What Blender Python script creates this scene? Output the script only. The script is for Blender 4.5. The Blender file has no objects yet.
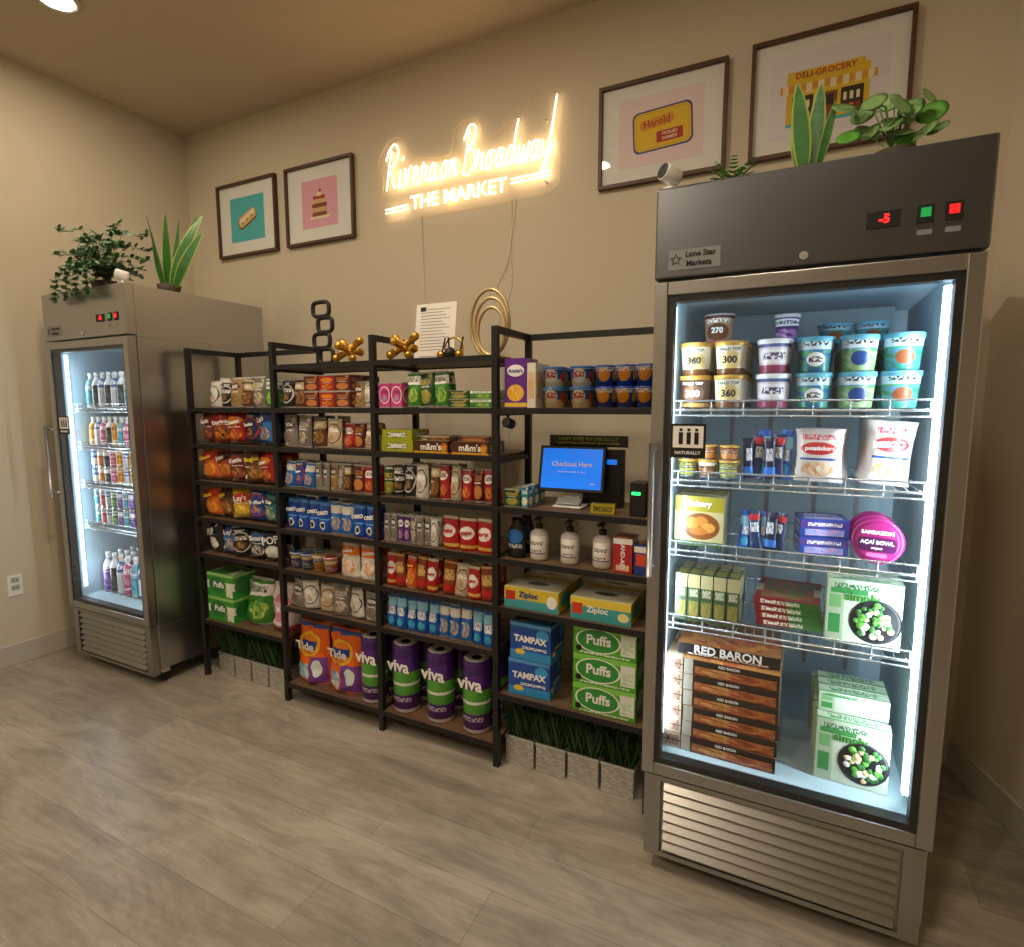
import bpy, math, random
from mathutils import Matrix, Vector, noise
random.seed(4)
T=lambda x,y,z: Matrix.Translation((x,y,z))
def R(a,ax='Z'): return Matrix.Rotation(math.radians(a),4,ax)
scene=bpy.context.scene
def lin(h):
    if isinstance(h,str):
        h=h.lstrip('#'); c=[int(h[i:i+2],16)/255 for i in (0,2,4)]
        return tuple(((x/12.92) if x<=.04045 else ((x+.055)/1.055)**2.4) for x in c)+(1,)
    return tuple(h)+(1,) if len(h)==3 else h
# ---------------- materials
def newmat(name):
    m=bpy.data.materials.new(name); m.use_nodes=True; nt=m.node_tree
    return m,nt,nt.nodes['Principled BSDF']
def mixc(nt,f,a,b):
    n=nt.nodes.new('ShaderNodeMix'); n.data_type='RGBA'
    for i,v in ((0,f),(6,a),(7,b)):
        if isinstance(v,bpy.types.NodeSocket): nt.links.new(v,n.inputs[i])
        else: n.inputs[i].default_value=v
    return n.outputs[2]
def pbr(name,col,rough=.5,metal=0,var=.06,scale=25,bump=0,stretch=(1,1,1),coat=0,trans=0,emit=0,emitcol=None):
    m,nt,b=newmat(name); c=lin(col)
    tc=nt.nodes.new('ShaderNodeTexCoord'); mp=nt.nodes.new('ShaderNodeMapping'); mp.inputs['Scale'].default_value=stretch
    nz=nt.nodes.new('ShaderNodeTexNoise'); nz.inputs['Scale'].default_value=scale; nz.inputs['Detail'].default_value=3
    nt.links.new(tc.outputs['Object'],mp.inputs[0]); nt.links.new(mp.outputs[0],nz.inputs['Vector'])
    lo=tuple(x*(1-var) for x in c[:3])+(1,); hi=tuple(min(1,x*(1+var)) for x in c[:3])+(1,)
    nt.links.new(mixc(nt,nz.outputs['Fac'],lo,hi),b.inputs['Base Color'])
    b.inputs['Roughness'].default_value=rough; b.inputs['Metallic'].default_value=metal
    b.inputs['Coat Weight'].default_value=coat; b.inputs['Transmission Weight'].default_value=trans
    if bump:
        bp=nt.nodes.new('ShaderNodeBump'); bp.inputs['Strength'].default_value=bump; bp.inputs['Distance'].default_value=.002
        nt.links.new(nz.outputs['Fac'],bp.inputs['Height']); nt.links.new(bp.outputs[0],b.inputs['Normal'])
    if emit:
        b.inputs['Emission Color'].default_value=lin(emitcol or col); b.inputs['Emission Strength'].default_value=emit
    return m
_n=[0]
def lab(base,*layers,rough=.33,coat=.25):
    _n[0]+=1
    m,nt,b=newmat('printed_pack_%d'%_n[0])
    tc=nt.nodes.new('ShaderNodeTexCoord'); uv=tc.outputs['UV']; cur=lin(base)
    def vm(op,a,bv=None):
        n=nt.nodes.new('ShaderNodeVectorMath'); n.operation=op; nt.links.new(a,n.inputs[0])
        if bv is not None: n.inputs[1].default_value=bv
        return n
    def mth(op,a,bv):
        n=nt.nodes.new('ShaderNodeMath'); n.operation=op; nt.links.new(a,n.inputs[0])
        if isinstance(bv,bpy.types.NodeSocket): nt.links.new(bv,n.inputs[1])
        else: n.inputs[1].default_value=bv
        return n.outputs[0]
    for L in layers:
        k=L[0]
        s=vm('SUBTRACT',uv,(L[1],L[2],0)); d=vm('DIVIDE',s.outputs[0],(L[3],L[4],1)); col=L[5]
        if k=='ell':
            mask=mth('LESS_THAN',vm('LENGTH',d.outputs[0]).outputs['Value'],1)
        else:
            ab=vm('ABSOLUTE',d.outputs[0]); sp=nt.nodes.new('ShaderNodeSeparateXYZ'); nt.links.new(ab.outputs[0],sp.inputs[0])
            mask=mth('LESS_THAN',mth('MAXIMUM',sp.outputs[0],sp.outputs[1]),1)
            if k=='txt':
                q=vm('MULTIPLY',uv,(44,(1.0/L[4]),1)); nz=nt.nodes.new('ShaderNodeTexNoise'); nz.inputs['Scale'].default_value=1; nz.inputs['Detail'].default_value=1
                nt.links.new(q.outputs[0],nz.inputs['Vector'])
                mask=mth('MULTIPLY',mask,mth('GREATER_THAN',nz.outputs['Fac'],.48))
            if k in('pic','epic'):
                if k=='epic': mask=mth('LESS_THAN',vm('LENGTH',d.outputs[0]).outputs['Value'],1)
                q=vm('MULTIPLY',uv,(11,11,1)); nz=nt.nodes.new('ShaderNodeTexVoronoi'); nz.inputs['Scale'].default_value=1
                nt.links.new(q.outputs[0],nz.inputs['Vector'])
                sp2=nt.nodes.new('ShaderNodeSeparateXYZ'); nt.links.new(nz.outputs['Color'],sp2.inputs[0])
                cur=mixc(nt,mask,cur,mixc(nt,sp2.outputs[0],lin(L[5]),lin(L[6]))); continue
        cur=mixc(nt,mask,cur,lin(col))
    if isinstance(cur,tuple): b.inputs['Base Color'].default_value=cur
    else: nt.links.new(cur,b.inputs['Base Color'])
    b.inputs['Roughness'].default_value=rough; b.inputs['Coat Weight'].default_value=coat
    return m
def snack(c,logo,pic,tx='#ffffff',pic2=None,k=None,t=True):
    k=(_n[0]%4) if k is None else k; p2=pic2 or c
    base=[('rect',.5,.975,.6,.025,'#b8b8b8'),('rect',.5,.025,.6,.02,'#a8a8a8')]
    if k==0: l=[('ell',.5,.70,.40,.13,logo),('txt',.5,.70,.3,.06,tx),('epic',.5,.3,.33,.17,pic,p2),('txt',.5,.52,.3,.018,tx),('txt',.3,.09,.2,.02,tx)]
    elif k==1: l=[('rect',.5,.76,.5,.12,logo),('txt',.5,.77,.36,.06,tx),('epic',.6,.34,.3,.2,pic,p2),('txt',.22,.5,.15,.02,tx),('rect',.15,.2,.09,.06,tx)]
    elif k==2: l=[('rect',.5,.24,.5,.22,p2),('epic',.5,.3,.38,.2,pic,logo),('txt',.5,.72,.36,.085,logo),('txt',.5,.58,.28,.02,tx),('ell',.82,.88,.1,.06,logo)]
    else: l=[('ell',.5,.5,.46,.34,logo),('ell',.5,.5,.41,.30,c),('txt',.5,.62,.32,.07,tx),('epic',.5,.38,.24,.12,pic,p2),('txt',.5,.87,.25,.025,tx)]
    if not t: l=[q for q in l if not(q[0]=='txt' and q[4]>=.06)]
    return lab(c,*(l+base))
def glassmat(name,base=.05):
    m,nt,b=newmat(name); nt.nodes.remove(b)
    out=[n for n in nt.nodes if n.type=='OUTPUT_MATERIAL'][0]
    tr=nt.nodes.new('ShaderNodeBsdfTransparent'); tr.inputs[0].default_value=(.96,.985,1,1)
    gl=nt.nodes.new('ShaderNodeBsdfGlossy'); gl.inputs['Roughness'].default_value=.02
    lw=nt.nodes.new('ShaderNodeLayerWeight'); lw.inputs[0].default_value=.5
    a=nt.nodes.new('ShaderNodeMath'); a.operation='POWER'; nt.links.new(lw.outputs['Facing'],a.inputs[0]); a.inputs[1].default_value=4
    c=nt.nodes.new('ShaderNodeMath'); c.operation='MULTIPLY_ADD'; nt.links.new(a.outputs[0],c.inputs[0]); c.inputs[1].default_value=.6; c.inputs[2].default_value=base
    mx=nt.nodes.new('ShaderNodeMixShader'); nt.links.new(c.outputs[0],mx.inputs[0]); nt.links.new(tr.outputs[0],mx.inputs[1]); nt.links.new(gl.outputs[0],mx.inputs[2])
    nt.links.new(mx.outputs[0],out.inputs[0]); return m
# ---------------- mesh builder
_tc={}
def text_mesh(s,size,off):
    k=(s,size,off)
    if k in _tc: return _tc[k]
    cu=bpy.data.curves.new('t','FONT'); cu.body=s; cu.size=size; cu.align_x='CENTER'; cu.align_y='CENTER'; cu.resolution_u=3; cu.offset=off; cu.extrude=.0006
    ob=bpy.data.objects.new('t',cu); scene.collection.objects.link(ob)
    dg=bpy.context.evaluated_depsgraph_get(); dg.update()
    me=bpy.data.meshes.new_from_object(ob.evaluated_get(dg))
    r=([v.co.copy() for v in me.vertices],[tuple(p.vertices) for p in me.polygons])
    bpy.data.objects.remove(ob); bpy.data.meshes.remove(me); bpy.data.curves.remove(cu)
    _tc[k]=r; return r
class MB:
    def __init__(s): s.v=[];s.f=[];s.m=[];s.uv=[];s.sm=[];s.mats=[]
    def mi(s,m):
        if m not in s.mats: s.mats.append(m)
        return s.mats.index(m)
    def add(s,vs): n=len(s.v); s.v.extend(vs); return n
    def face(s,idx,mat,uvs=None,sm=False):
        s.f.append(idx); s.m.append(s.mi(mat)); s.uv.append(uvs or [(0,0)]*len(idx)); s.sm.append(sm)
    def box(s,M,w,d,h,mat,side=None,top=None):
        side=side or mat; top=top or side
        c=[(-w/2,-d/2,0),(w/2,-d/2,0),(w/2,d/2,0),(-w/2,d/2,0)]
        n=s.add([M@Vector(p) for p in c]+[M@Vector((p[0],p[1],h)) for p in c])
        u=[(0,0),(1,0),(1,1),(0,1)]
        for q,mt in (((0,1,5,4),mat),((1,2,6,5),side),((2,3,7,6),mat),((3,0,4,7),side),((4,5,6,7),top),((3,2,1,0),side)):
            s.face([n+i for i in q],mt,u)
    def b2(s,x0,x1,y0,y1,z0,z1,mat,side=None,top=None):
        s.box(T((x0+x1)/2,(y0+y1)/2,z0),x1-x0,y1-y0,z1-z0,mat,side,top)
    def lathe(s,M,prof,mats,seg=20):
        if not isinstance(mats,(list,tuple)): mats=[mats]*(len(prof)-1)
        zs=[p[1] for p in prof]; z0,z1=min(zs),max(zs); h=max(z1-z0,1e-6)
        n=s.add([M@Vector((r*math.cos(a),r*math.sin(a),z)) for r,z in prof for a in [math.pi/2+2*math.pi*j/seg for j in range(seg)]])
        for i in range(len(prof)-1):
            for j in range(seg):
                k=(j+1)%seg; u0,u1=j/seg,(j+1)/seg
                v0,v1=(prof[i][1]-z0)/h,(prof[i+1][1]-z0)/h
                s.face([n+i*seg+j,n+i*seg+k,n+(i+1)*seg+k,n+(i+1)*seg+j],mats[i],[(u0,v0),(u1,v0),(u1,v1),(u0,v1)],True)
        s.face([n+j for j in reversed(range(seg))],mats[0],None)
        e=n+(len(prof)-1)*seg; s.face([e+j for j in range(seg)],mats[-1],None)
    def cyl(s,M,r0,r1,h,mat,seg=20,cap=None):
        cap=cap or mat
        s.lathe(M,[(r0*.96,0),(r0,.002),(r1,h-.002),(r1*.96,h),(r1*.9,h)],[cap,mat,cap,cap],seg)
    def bag(s,M,w,h,d,mat,nx=8,ny=11,pouch=False,seed=0):
        for sg in (-1,1):
            vs=[]
            for j in range(ny+1):
                v=j/ny
                for i in range(nx+1):
                    u=i/nx; a=1-abs(2*u-1)**2.4
                    if pouch: b=min(1,(1-v)*1.5)**.6*(1 if j else .8)
                    else: b=max(0,1-abs(2*v-1)**5)**.7
                    y=sg*d/2*(a**.55)*b
                    nz=noise.noise(Vector((u*5+seed*3.1,v*6+sg,seed)))*d*.22*(1 if 0<i<nx else 0)*(1 if 0<j<ny else 0)
                    ww=w*(1-.10*math.sin(math.pi*v)**.6) if not pouch else w*(1-.05*v)
                    ex=.02*w*noise.noise(Vector((v*7,seed,u)))
                    vs.append(M@Vector(((u-.5)*ww+ex,y+nz*sg,v*h)))
            n=s.add(vs)
            for j in range(ny):
                for i in range(nx):
                    q=[n+j*(nx+1)+i,n+j*(nx+1)+i+1,n+(j+1)*(nx+1)+i+1,n+(j+1)*(nx+1)+i]
                    uv=[(i/nx,j/ny),((i+1)/nx,j/ny),((i+1)/nx,(j+1)/ny),(i/nx,(j+1)/ny)]
                    if sg>0: q=q[::-1]; uv=uv[::-1]
                    s.face(q,mat,uv,True)
    def tube(s,pts,r,mat,seg=6,closed=False):
        pts=[Vector(p) for p in pts]; N=len(pts); n=len(s.v); up=Vector((0,0,1)); prev=None
        for i,p in enumerate(pts):
            if closed: t=pts[(i+1)%N]-pts[i-1]
            else: t=pts[min(i+1,N-1)]-pts[max(i-1,0)]
            t.normalize()
            if prev is None:
                a=t.cross(up)
                if a.length<.1: a=t.cross(Vector((1,0,0)))
            else: a=prev-t*prev.dot(t)
            if a.length<1e-5: a=t.orthogonal()
            a.normalize(); prev=a; b=t.cross(a)
            rr=r[i] if isinstance(r,(list,tuple)) else r
            s.v.extend([p+(a*math.cos(2*math.pi*k/seg)+b*math.sin(2*math.pi*k/seg))*rr for k in range(seg)])
        for i in range(N if closed else N-1):
            i2=(i+1)%N
            for k in range(seg):
                k2=(k+1)%seg
                s.face([n+i*seg+k,n+i*seg+k2,n+i2*seg+k2,n+i2*seg+k],mat,None,True)
        if not closed:
            s.face([n+k for k in range(seg)],mat); s.face([n+(N-1)*seg+k for k in reversed(range(seg))],mat)
    def sphere(s,M,r,mat,seg=12,sz=1):
        s.lathe(M,[(r*max(.03,math.sin(math.pi*i/8)),-r*sz*math.cos(math.pi*i/8)) for i in range(9)],mat,seg)
    def text(s,M,st,size,mat,off=0.0):
        vs,fs=text_mesh(st,size,off); MM=M@R(90,'X')
        n=s.add([MM@v for v in vs])
        for f in fs: s.face([n+i for i in f],mat)
    def leaf(s,base,direc,up,L,W,mat,bend=.3,n=5,round_=False,tw=0):
        base=Vector(base); d=Vector(direc).normalized(); u=Vector(up); side=d.cross(u)
        if side.length<.01: side=d.orthogonal()
        side.normalize(); nn=side.cross(d)
        k=len(s.v)
        for i in range(n+1):
            t=i/n; w=W*(math.sin(math.pi*min(1,max(.03,t)))**.6 if round_ else (math.sin(math.pi*(.12+.86*t))**.7))
            if i==n: w=W*.04
            c=base+d*L*t+nn*(-bend*L*t*t); sd=side*math.cos(tw*t)+nn*math.sin(tw*t)
            s.v.extend([c-sd*w/2,c-nn*w*.08,c+sd*w/2])
        for i in range(n):
            for j in (0,1):
                a=k+i*3+j; s.face([a,a+1,a+4,a+3],mat,[(j*.5,i/n),(j*.5+.5,i/n),(j*.5+.5,(i+1)/n),(j*.5,(i+1)/n)],True)
    def obj(s,name,parent=None,bevel=0):
        xs=[v[0] for v in s.v];ys=[v[1] for v in s.v];zs=[v[2] for v in s.v]
        o=Vector(((min(xs)+max(xs))/2,(min(ys)+max(ys))/2,min(zs)))
        me=bpy.data.meshes.new(name); me.from_pydata([Vector(v)-o for v in s.v],[],s.f)
        for m in s.mats: me.materials.append(m)
        me.polygons.foreach_set('material_index',s.m); me.polygons.foreach_set('use_smooth',s.sm)
        ul=me.uv_layers.new(name='UVMap'); flat=[c for f in s.uv for p in f for c in p]; ul.data.foreach_set('uv',flat)
        me.update(); ob=bpy.data.objects.new(name,me); scene.collection.objects.link(ob); ob.location=o
        if parent: ob.parent=parent; ob.location=o-parent.location
        if bevel:
            b=ob.modifiers.new('bevel','BEVEL'); b.width=bevel; b.segments=2; b.limit_method='ANGLE'; b.angle_limit=.8
        return ob
def empty(name,loc):
    e=bpy.data.objects.new(name,None); e.location=loc; e.empty_display_size=.1; scene.collection.objects.link(e); return e
# ---------------- common materials
WALL=pbr('wall_paint','#d1c7b2',.85,var=.03,scale=60,bump=.15)
CEIL=pbr('ceiling_paint','#c4b59f',.9,var=.03,scale=40,bump=.1)
TRIM=pbr('trim_paint','#c0bbb0',.45,var=.02)
BLACK=pbr('black_powdercoat','#17171a',.45,var=.2,scale=80)
STEEL=pbr('brushed_steel','#b4b4b4',.3,1,var=.08,scale=8,stretch=(1,1,60))
STEELH=pbr('brushed_steel_horizontal','#aaa9a6',.3,1,var=.1,scale=8,stretch=(1,60,60))
STEEL_REFL=pbr('steel_header_dark_reflection','#6e7074',.32,.95,var=.08,scale=8,stretch=(1,1,60))  # stainless header, colour darkened to stand for the dark room it reflects
CHROME=pbr('wire_chrome','#d8dde0',.25,.8)
FWHITE=pbr('freezer_liner','#a8bec8',.5,var=.04)
GASK=pbr('gasket_black','#0d0e10',.5)
WHITE=pbr('white_plastic','#f0f0ee',.4,var=.02)
PAPER=pbr('paper_white','#f2efe8',.7,var=.02)
GREYP=pbr('grey_plastic','#8b8d90',.4)
GOLD=pbr('gold_metal','#d9ab4e',.25,1,var=.1); PGOLD=pbr('pale_gold_metal','#d8c294',.38,.9,var=.1)
GLASS=glassmat('door_glass',.06); PGLASS=glassmat('picture_glass',.03)
TXTB=pbr('ink_black','#111111',.5); TXTW=pbr('ink_white','#ffffff',.5,var=0); TXTR=pbr('ink_red','#c01c20',.5); TXTY=pbr('ink_yellow','#f4d040',.5); TXTU=pbr('ink_blue','#1c3f9c',.5)
LEAFD=pbr('leaf_dark','#2f6a2c',.5,var=.35,scale=30); LEAFL=pbr('leaf_light','#5fa63e',.45,var=.35,scale=30); LEAFG=pbr('leaf_greyish','#6f9270',.55,var=.3,scale=30); LEAFP=pbr('leaf_pilea','#7fa868',.4,var=.25,scale=20)
GRASS=pbr('grass_dark','#25421f',.6,var=.6,scale=60); GRASS2=pbr('grass_mid','#38602a',.6,var=.5,scale=60)
SOIL=pbr('soil','#33261c',.9,var=.4,scale=80)
def wood(name,c1,c2,sc=1,axis=0,rough=.5):
    m,nt,b=newmat(name); tc=nt.nodes.new('ShaderNodeTexCoord'); mp=nt.nodes.new('ShaderNodeMapping')
    st=[30*sc]*3; st[axis]=2*sc; mp.inputs['Scale'].default_value=st
    nz=nt.nodes.new('ShaderNodeTexNoise'); nz.inputs['Detail'].default_value=5; nz.inputs['Scale'].default_value=1
    nt.links.new(tc.outputs['Object'],mp.inputs[0]); nt.links.new(mp.outputs[0],nz.inputs['Vector'])
    nt.links.new(mixc(nt,nz.outputs['Fac'],lin(c1),lin(c2)),b.inputs['Base Color']); b.inputs['Roughness'].default_value=rough
    return m
WOOD=wood('rustic_shelf_wood','#3a2a1f','#8a6d52'); FRWOOD=wood('walnut_frame','#2e1c12','#6b4630',2)
def floormat():
    m,nt,b=newmat('vinyl_plank_floor'); tc=nt.nodes.new('ShaderNodeTexCoord')
    br=nt.nodes.new('ShaderNodeTexBrick'); br.inputs['Scale'].default_value=1; br.inputs['Brick Width'].default_value=1.35; br.inputs['Row Height'].default_value=.2
    br.inputs['Mortar Size'].default_value=.0012; br.inputs['Mortar Smooth'].default_value=.5; br.offset=.37; br.inputs['Bias'].default_value=0
    br.inputs['Color1'].default_value=lin('#b8b1a4'); br.inputs['Color2'].default_value=lin('#a29a8e'); br.inputs['Mortar'].default_value=lin('#837b6f')
    nt.links.new(tc.outputs['Object'],br.inputs['Vector'])
    def nzn(sc,st,det,dist):
        mp=nt.nodes.new('ShaderNodeMapping'); mp.inputs['Scale'].default_value=st; nt.links.new(tc.outputs['Object'],mp.inputs[0])
        nz=nt.nodes.new('ShaderNodeTexNoise'); nz.inputs['Scale'].default_value=sc; nz.inputs['Detail'].default_value=det; nz.inputs['Roughness'].default_value=.68; nz.inputs['Distortion'].default_value=dist
        nt.links.new(mp.outputs[0],nz.inputs['Vector']); return nz.outputs['Fac']
    def ramp(f,a,bb,c1,c2):
        cr=nt.nodes.new('ShaderNodeValToRGB'); nt.links.new(f,cr.inputs[0]); e=cr.color_ramp.elements
        e[0].position=a; e[0].color=c1; e[1].position=bb; e[1].color=c2; return cr.outputs[0]
    def mul(a,bq,f):
        mu=nt.nodes.new('ShaderNodeMix'); mu.data_type='RGBA'; mu.blend_type='MULTIPLY'; mu.inputs[0].default_value=f
        nt.links.new(a,mu.inputs[6]); nt.links.new(bq,mu.inputs[7]); return mu.outputs[2]
    c=mul(br.outputs['Color'],ramp(nzn(1.5,(1.3,4,1),8,1.1),.34,.62,(.60,.59,.58,1),(1.1,1.09,1.08,1)),.85)
    c=mul(c,ramp(nzn(5,(1,12,1),6,.4),.35,.6,(.78,.77,.76,1),(1.05,1.05,1.05,1)),.75)
    nt.links.new(c,b.inputs['Base Color']); b.inputs['Roughness'].default_value=.36
    return m
# ---------------- room
CX0,YB,HC=-4.04,2.82,3.44; YF=-3.2
RX0=.66; ang=math.tan(math.radians(17)); RX1=RX0+(YB-YF)*ang
m=MB(); m.b2(CX0-.1,RX1+.1,YF-.1,YB+.1,-.1,0,floormat()); m.obj('floor')
m=MB(); m.b2(CX0-.1,RX1+.1,YF-.1,YB+.1,HC,HC+.1,CEIL); m.obj('ceiling')
m=MB(); m.b2(CX0-.1,RX0+.3,YB,YB+.1,0,HC,WALL); m.obj('wall_back')
m=MB(); m.b2(CX0-.1,CX0,YF,YB,0,HC,WALL); m.obj('wall_left')
m=MB(); m.b2(CX0-.1,RX1+.1,YF-.1,YF,0,HC,WALL); m.obj('wall_front')
L=math.hypot(YB-YF,RX1-RX0); MR=T((RX0+RX1)/2,(YB+YF)/2,0)@R(17)@T(.05,0,0)
m=MB(); m.box(MR,.1,L+.05,HC,WALL); m.obj('wall_right')
m=MB(); m.box(T((RX0+RX1)/2,(YB+YF)/2,0)@R(17)@T(-.009,0,0),.016,L-.02,.125,TRIM); m.obj('baseboard_right',bevel=.004)
m=MB(); m.b2(CX0,RX0,YB-.016,YB,0,.125,TRIM); m.obj('baseboard_back',bevel=.004)
m=MB(); m.b2(CX0,CX0+.016,YF,YB-.02,0,.125,TRIM); m.obj('baseboard_left',bevel=.004)
m=MB(); m.b2(CX0,CX0+.006,1.545,1.615,.41,.53,WHITE)
for zz in (.44,.485): m.b2(CX0+.006,CX0+.008,1.56,1.60,zz,zz+.032,TRIM); m.b2(CX0+.008,CX0+.0085,1.57,1.574,zz+.01,zz+.022,TXTB); m.b2(CX0+.008,CX0+.0085,1.586,1.59,zz+.01,zz+.022,TXTB)
m.obj('wall_outlet')
# ---------------- framed prints
MATB=pbr('mat_board','#ece8e0',.8,var=.01)
def frame(xc,z0,z1,w,draw):
    zc=(z0+z1)/2; x0,x1=xc-w/2,xc+w/2; y=YB; m=MB(); t=.016
    m.b2(x0,x1,y-.03,y-.001,z0,z0+t,FRWOOD); m.b2(x0,x1,y-.03,y-.001,z1-t,z1,FRWOOD)
    m.b2(x0,x0+t,y-.03,y-.001,z0+t,z1-t,FRWOOD); m.b2(x1-t,x1,y-.03,y-.001,z0+t,z1-t,FRWOOD)
    m.b2(x0+t,x1-t,y-.012,y-.001,z0+t,z1-t,MATB)
    draw(m,T(xc,y-.0125,zc))
    n=m.add([Vector(p) for p in ((x0+t,y-.019,z0+t),(x1-t,y-.019,z0+t),(x1-t,y-.019,z1-t),(x0+t,y-.019,z1-t))]); m.face([n,n+1,n+2,n+3],PGLASS)
    m.obj('framed_print')
def flat(m,M,w,h,mat,rot=0,rad=0,y=0.0):
    pts=[]
    if rad<=0: pts=[(-w/2,-h/2),(w/2,-h/2),(w/2,h/2),(-w/2,h/2)]
    else:
        for cx,cy,a0 in ((w/2-rad,-h/2+rad,-90),(w/2-rad,h/2-rad,0),(-w/2+rad,h/2-rad,90),(-w/2+rad,-h/2+rad,180)):
            for k in range(6):
                a=math.radians(a0+18*k); pts.append((cx+rad*math.cos(a),cy+rad*math.sin(a)))
    MM=M@T(0,y,0)@R(-rot,'Y')
    n=m.add([MM@Vector((p[0],0,p[1])) for p in pts]); m.face([n+i for i in range(len(pts))],mat)
def P(c): return pbr('print_'+c.strip('#'),c,.7,var=.03)
TEAL,PINK,PINK2,LAV=P('#4cb9bd'),P('#e9a9ba'),P('#f0d6d6'),P('#e8dfe2'); TAN,BRN,CRM,YEL,RED,ORG,NAVY,DKB=P('#e0b878'),P('#8a4b2c'),P('#f4e3b8'),P('#eac02c'),P('#b8382c'),P('#e09a30'),P('#3a4688'),P('#3b2b22')
def d1(m,M):
    flat(m,M,.33,.29,TEAL); flat(m,M@T(0,-.0006,0),.19,.085,BRN,24,.03); flat(m,M@T(0,-.0012,.006),.18,.07,TAN,24,.028); flat(m,M@T(0,-.0016,.014),.16,.03,CRM,24,.014)
    for k in (-1,0,1): flat(m,M@T(.05*k*.88,-.002,.05*k*.42-.006),.012,.016,BRN,24,.005)
def d2(m,M):
    flat(m,M,.30,.29,PINK)
    flat(m,M@T(0,-.0006,-.085),.17,.018,CRM,0,.009)
    for k in range(4): flat(m,M@T(0,-.0012-.0002*k,-.066+.026*k),.125-.01*(k%2),.024,BRN if k%2==0 else TAN,0,.011)
    flat(m,M@T(0,-.0024,.035),.10,.02,RED,0,.009); flat(m,M@T(0,-.003,.053),.05,.022,CRM,0,.01); flat(m,M@T(.01,-.003,.075),.02,.02,RED,0,.009)
def d3(m,M):
    flat(m,M,.39,.31,PINK2); flat(m,M@T(.01,-.0006,0),.275,.185,NAVY,3,.03); flat(m,M@T(.01,-.0012,0),.26,.17,YEL,3,.028)
    flat(m,M@T(.01,-.0015,0),.245,.155,ORG,3,.024); flat(m,M@T(.01,-.0018,0),.24,.15,YEL,3,.022)
    flat(m,M@T(-.015,-.002,.03),.16,.045,ORG,6,.02); m.text(M@T(-.015,-.003,.03)@R(-6,'Y'),'Harold',.045,RED,.0003)
    flat(m,M@T(.045,-.0022,-.035),.12,.05,RED,3,.006); m.text(M@T(.045,-.003,-.025)@R(-3,'Y'),'PICKLED',.018,CRM,.0004); m.text(M@T(.045,-.003,-.046)@R(-3,'Y'),'SHRIMPS',.018,CRM,.0004)
def d4(m,M):
    flat(m,M,.43,.33,LAV); flat(m,M@T(0,-.0006,-.02),.30,.19,YEL); flat(m,M@T(-.01,-.0012,.075),.28,.04,YEL)
    m.text(M@T(-.01,-.002,.075),'DELI-GROCERY',.032,RED,.0006); flat(m,M@T(.0,-.0012,.028),.35,.03,ORG)
    for k in range(8): flat(m,M@T(-.155+.044*k,-.0018,.024),.022,.036,CRM,0,.0)
    flat(m,M@T(-.09,-.0012,-.055),.08,.10,DKB); flat(m,M@T(.09,-.0012,-.05),.08,.09,DKB); flat(m,M@T(0,-.0012,-.06),.075,.105,BRN)
    for k in range(6): flat(m,M@T(-.115+.023*(k%3)+(.18 if k>2 else 0),-.0018,-.04),.012,.03,CRM); flat(m,M@T(-.115+.023*(k%3)+(.18 if k>2 else 0),-.0018,-.08),.016,.02,RED if k%2 else ORG)
    flat(m,M@T(0,-.0018,-.04),.05,.04,DKB); flat(m,M@T(.0,-.0018,-.115),.30,.012,TEAL)
frame(-3.417,2.545,3.03,.57,d1); frame(-2.755,2.545,3.03,.57,d2); frame(-.628,2.56,3.025,.585,d3); frame(.052,2.565,3.04,.585,d4)
# ---------------- neon sign
NEON=pbr('neon_warm','#ffe2b8',.4,emit=9,emitcol='#ffd9a4'); NEON2=pbr('neon_warm_thin','#ffe2b8',.4,emit=4,emitcol='#ffdcaa'); ACR=pbr('acrylic_edge','#f2dcb4',.2)
G={'R':[[(.25,0),(.35,1.1),(.55,2.2)],[(0,1.7),(.35,2.3),(.9,2.5),(1.3,2.1),(1.1,1.5),(.5,1.15),(.85,.7),(1.1,.1),(1.45,.15)]],
'i':[[(.05,.15),(.22,1.0),(.2,.1),(.5,.12)],[(.38,1.5),(.44,1.72)]],'v':[[(0,.95),(.1,.95),(.34,.0),(.62,1.05),(.9,.95)]],
'e':[[(0,.35),(.4,.55),(.42,.95),(.18,.9),(.1,.3),(.35,0),(.75,.25)]],'r':[[(0,.1),(.18,1.1),(.25,.85),(.58,.9),(.5,.2),(.85,.12)]],
'a':[[(.55,.85),(.25,.95),(.02,.4),(.2,0),(.48,.4),(.6,.95),(.55,.1),(.85,.15)]],'o':[[(.32,.95),(.03,.6),(.12,.05),(.42,.1),(.52,.65),(.32,.95),(.85,.85)]],
'n':[[(.02,.95),(.06,.05),(.15,.6),(.40,.95),(.52,.7),(.5,.1),(.8,.15)]],
'B':[[(.2,0),(.35,1.2),(.5,2.3)],[(0,1.8),(.5,2.5),(1.1,2.3),(.95,1.6),(.5,1.3),(1.1,1.1),(1.15,.35),(.6,-.05),(.1,.15)]],
'd':[[(.55,.8),(.25,.95),(.02,.4),(.2,0),(.5,.4),(.8,2.2),(.62,.7),(.65,.1),(.9,.15)]],
'w':[[(0,.9),(.1,.05),(.32,.1),(.46,.8),(.54,.05),(.8,.15),(.88,.9),(1.05,.85)]],
'y':[[(0,.9),(.1,.3),(.4,.2),(.7,1.6),(.85,2.9),(.7,1.2),(.5,-.3),(.25,-.9),(.1,-.6),(.5,.05),(1.1,.6)]]}
W={'R':1.5,'i':.62,'v':1.0,'e':.85,'r':.95,'a':.98,'o':.95,'n':.95,'B':1.4,'d':1.05,'w':1.15,'y':.9,' ':.22}
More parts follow.
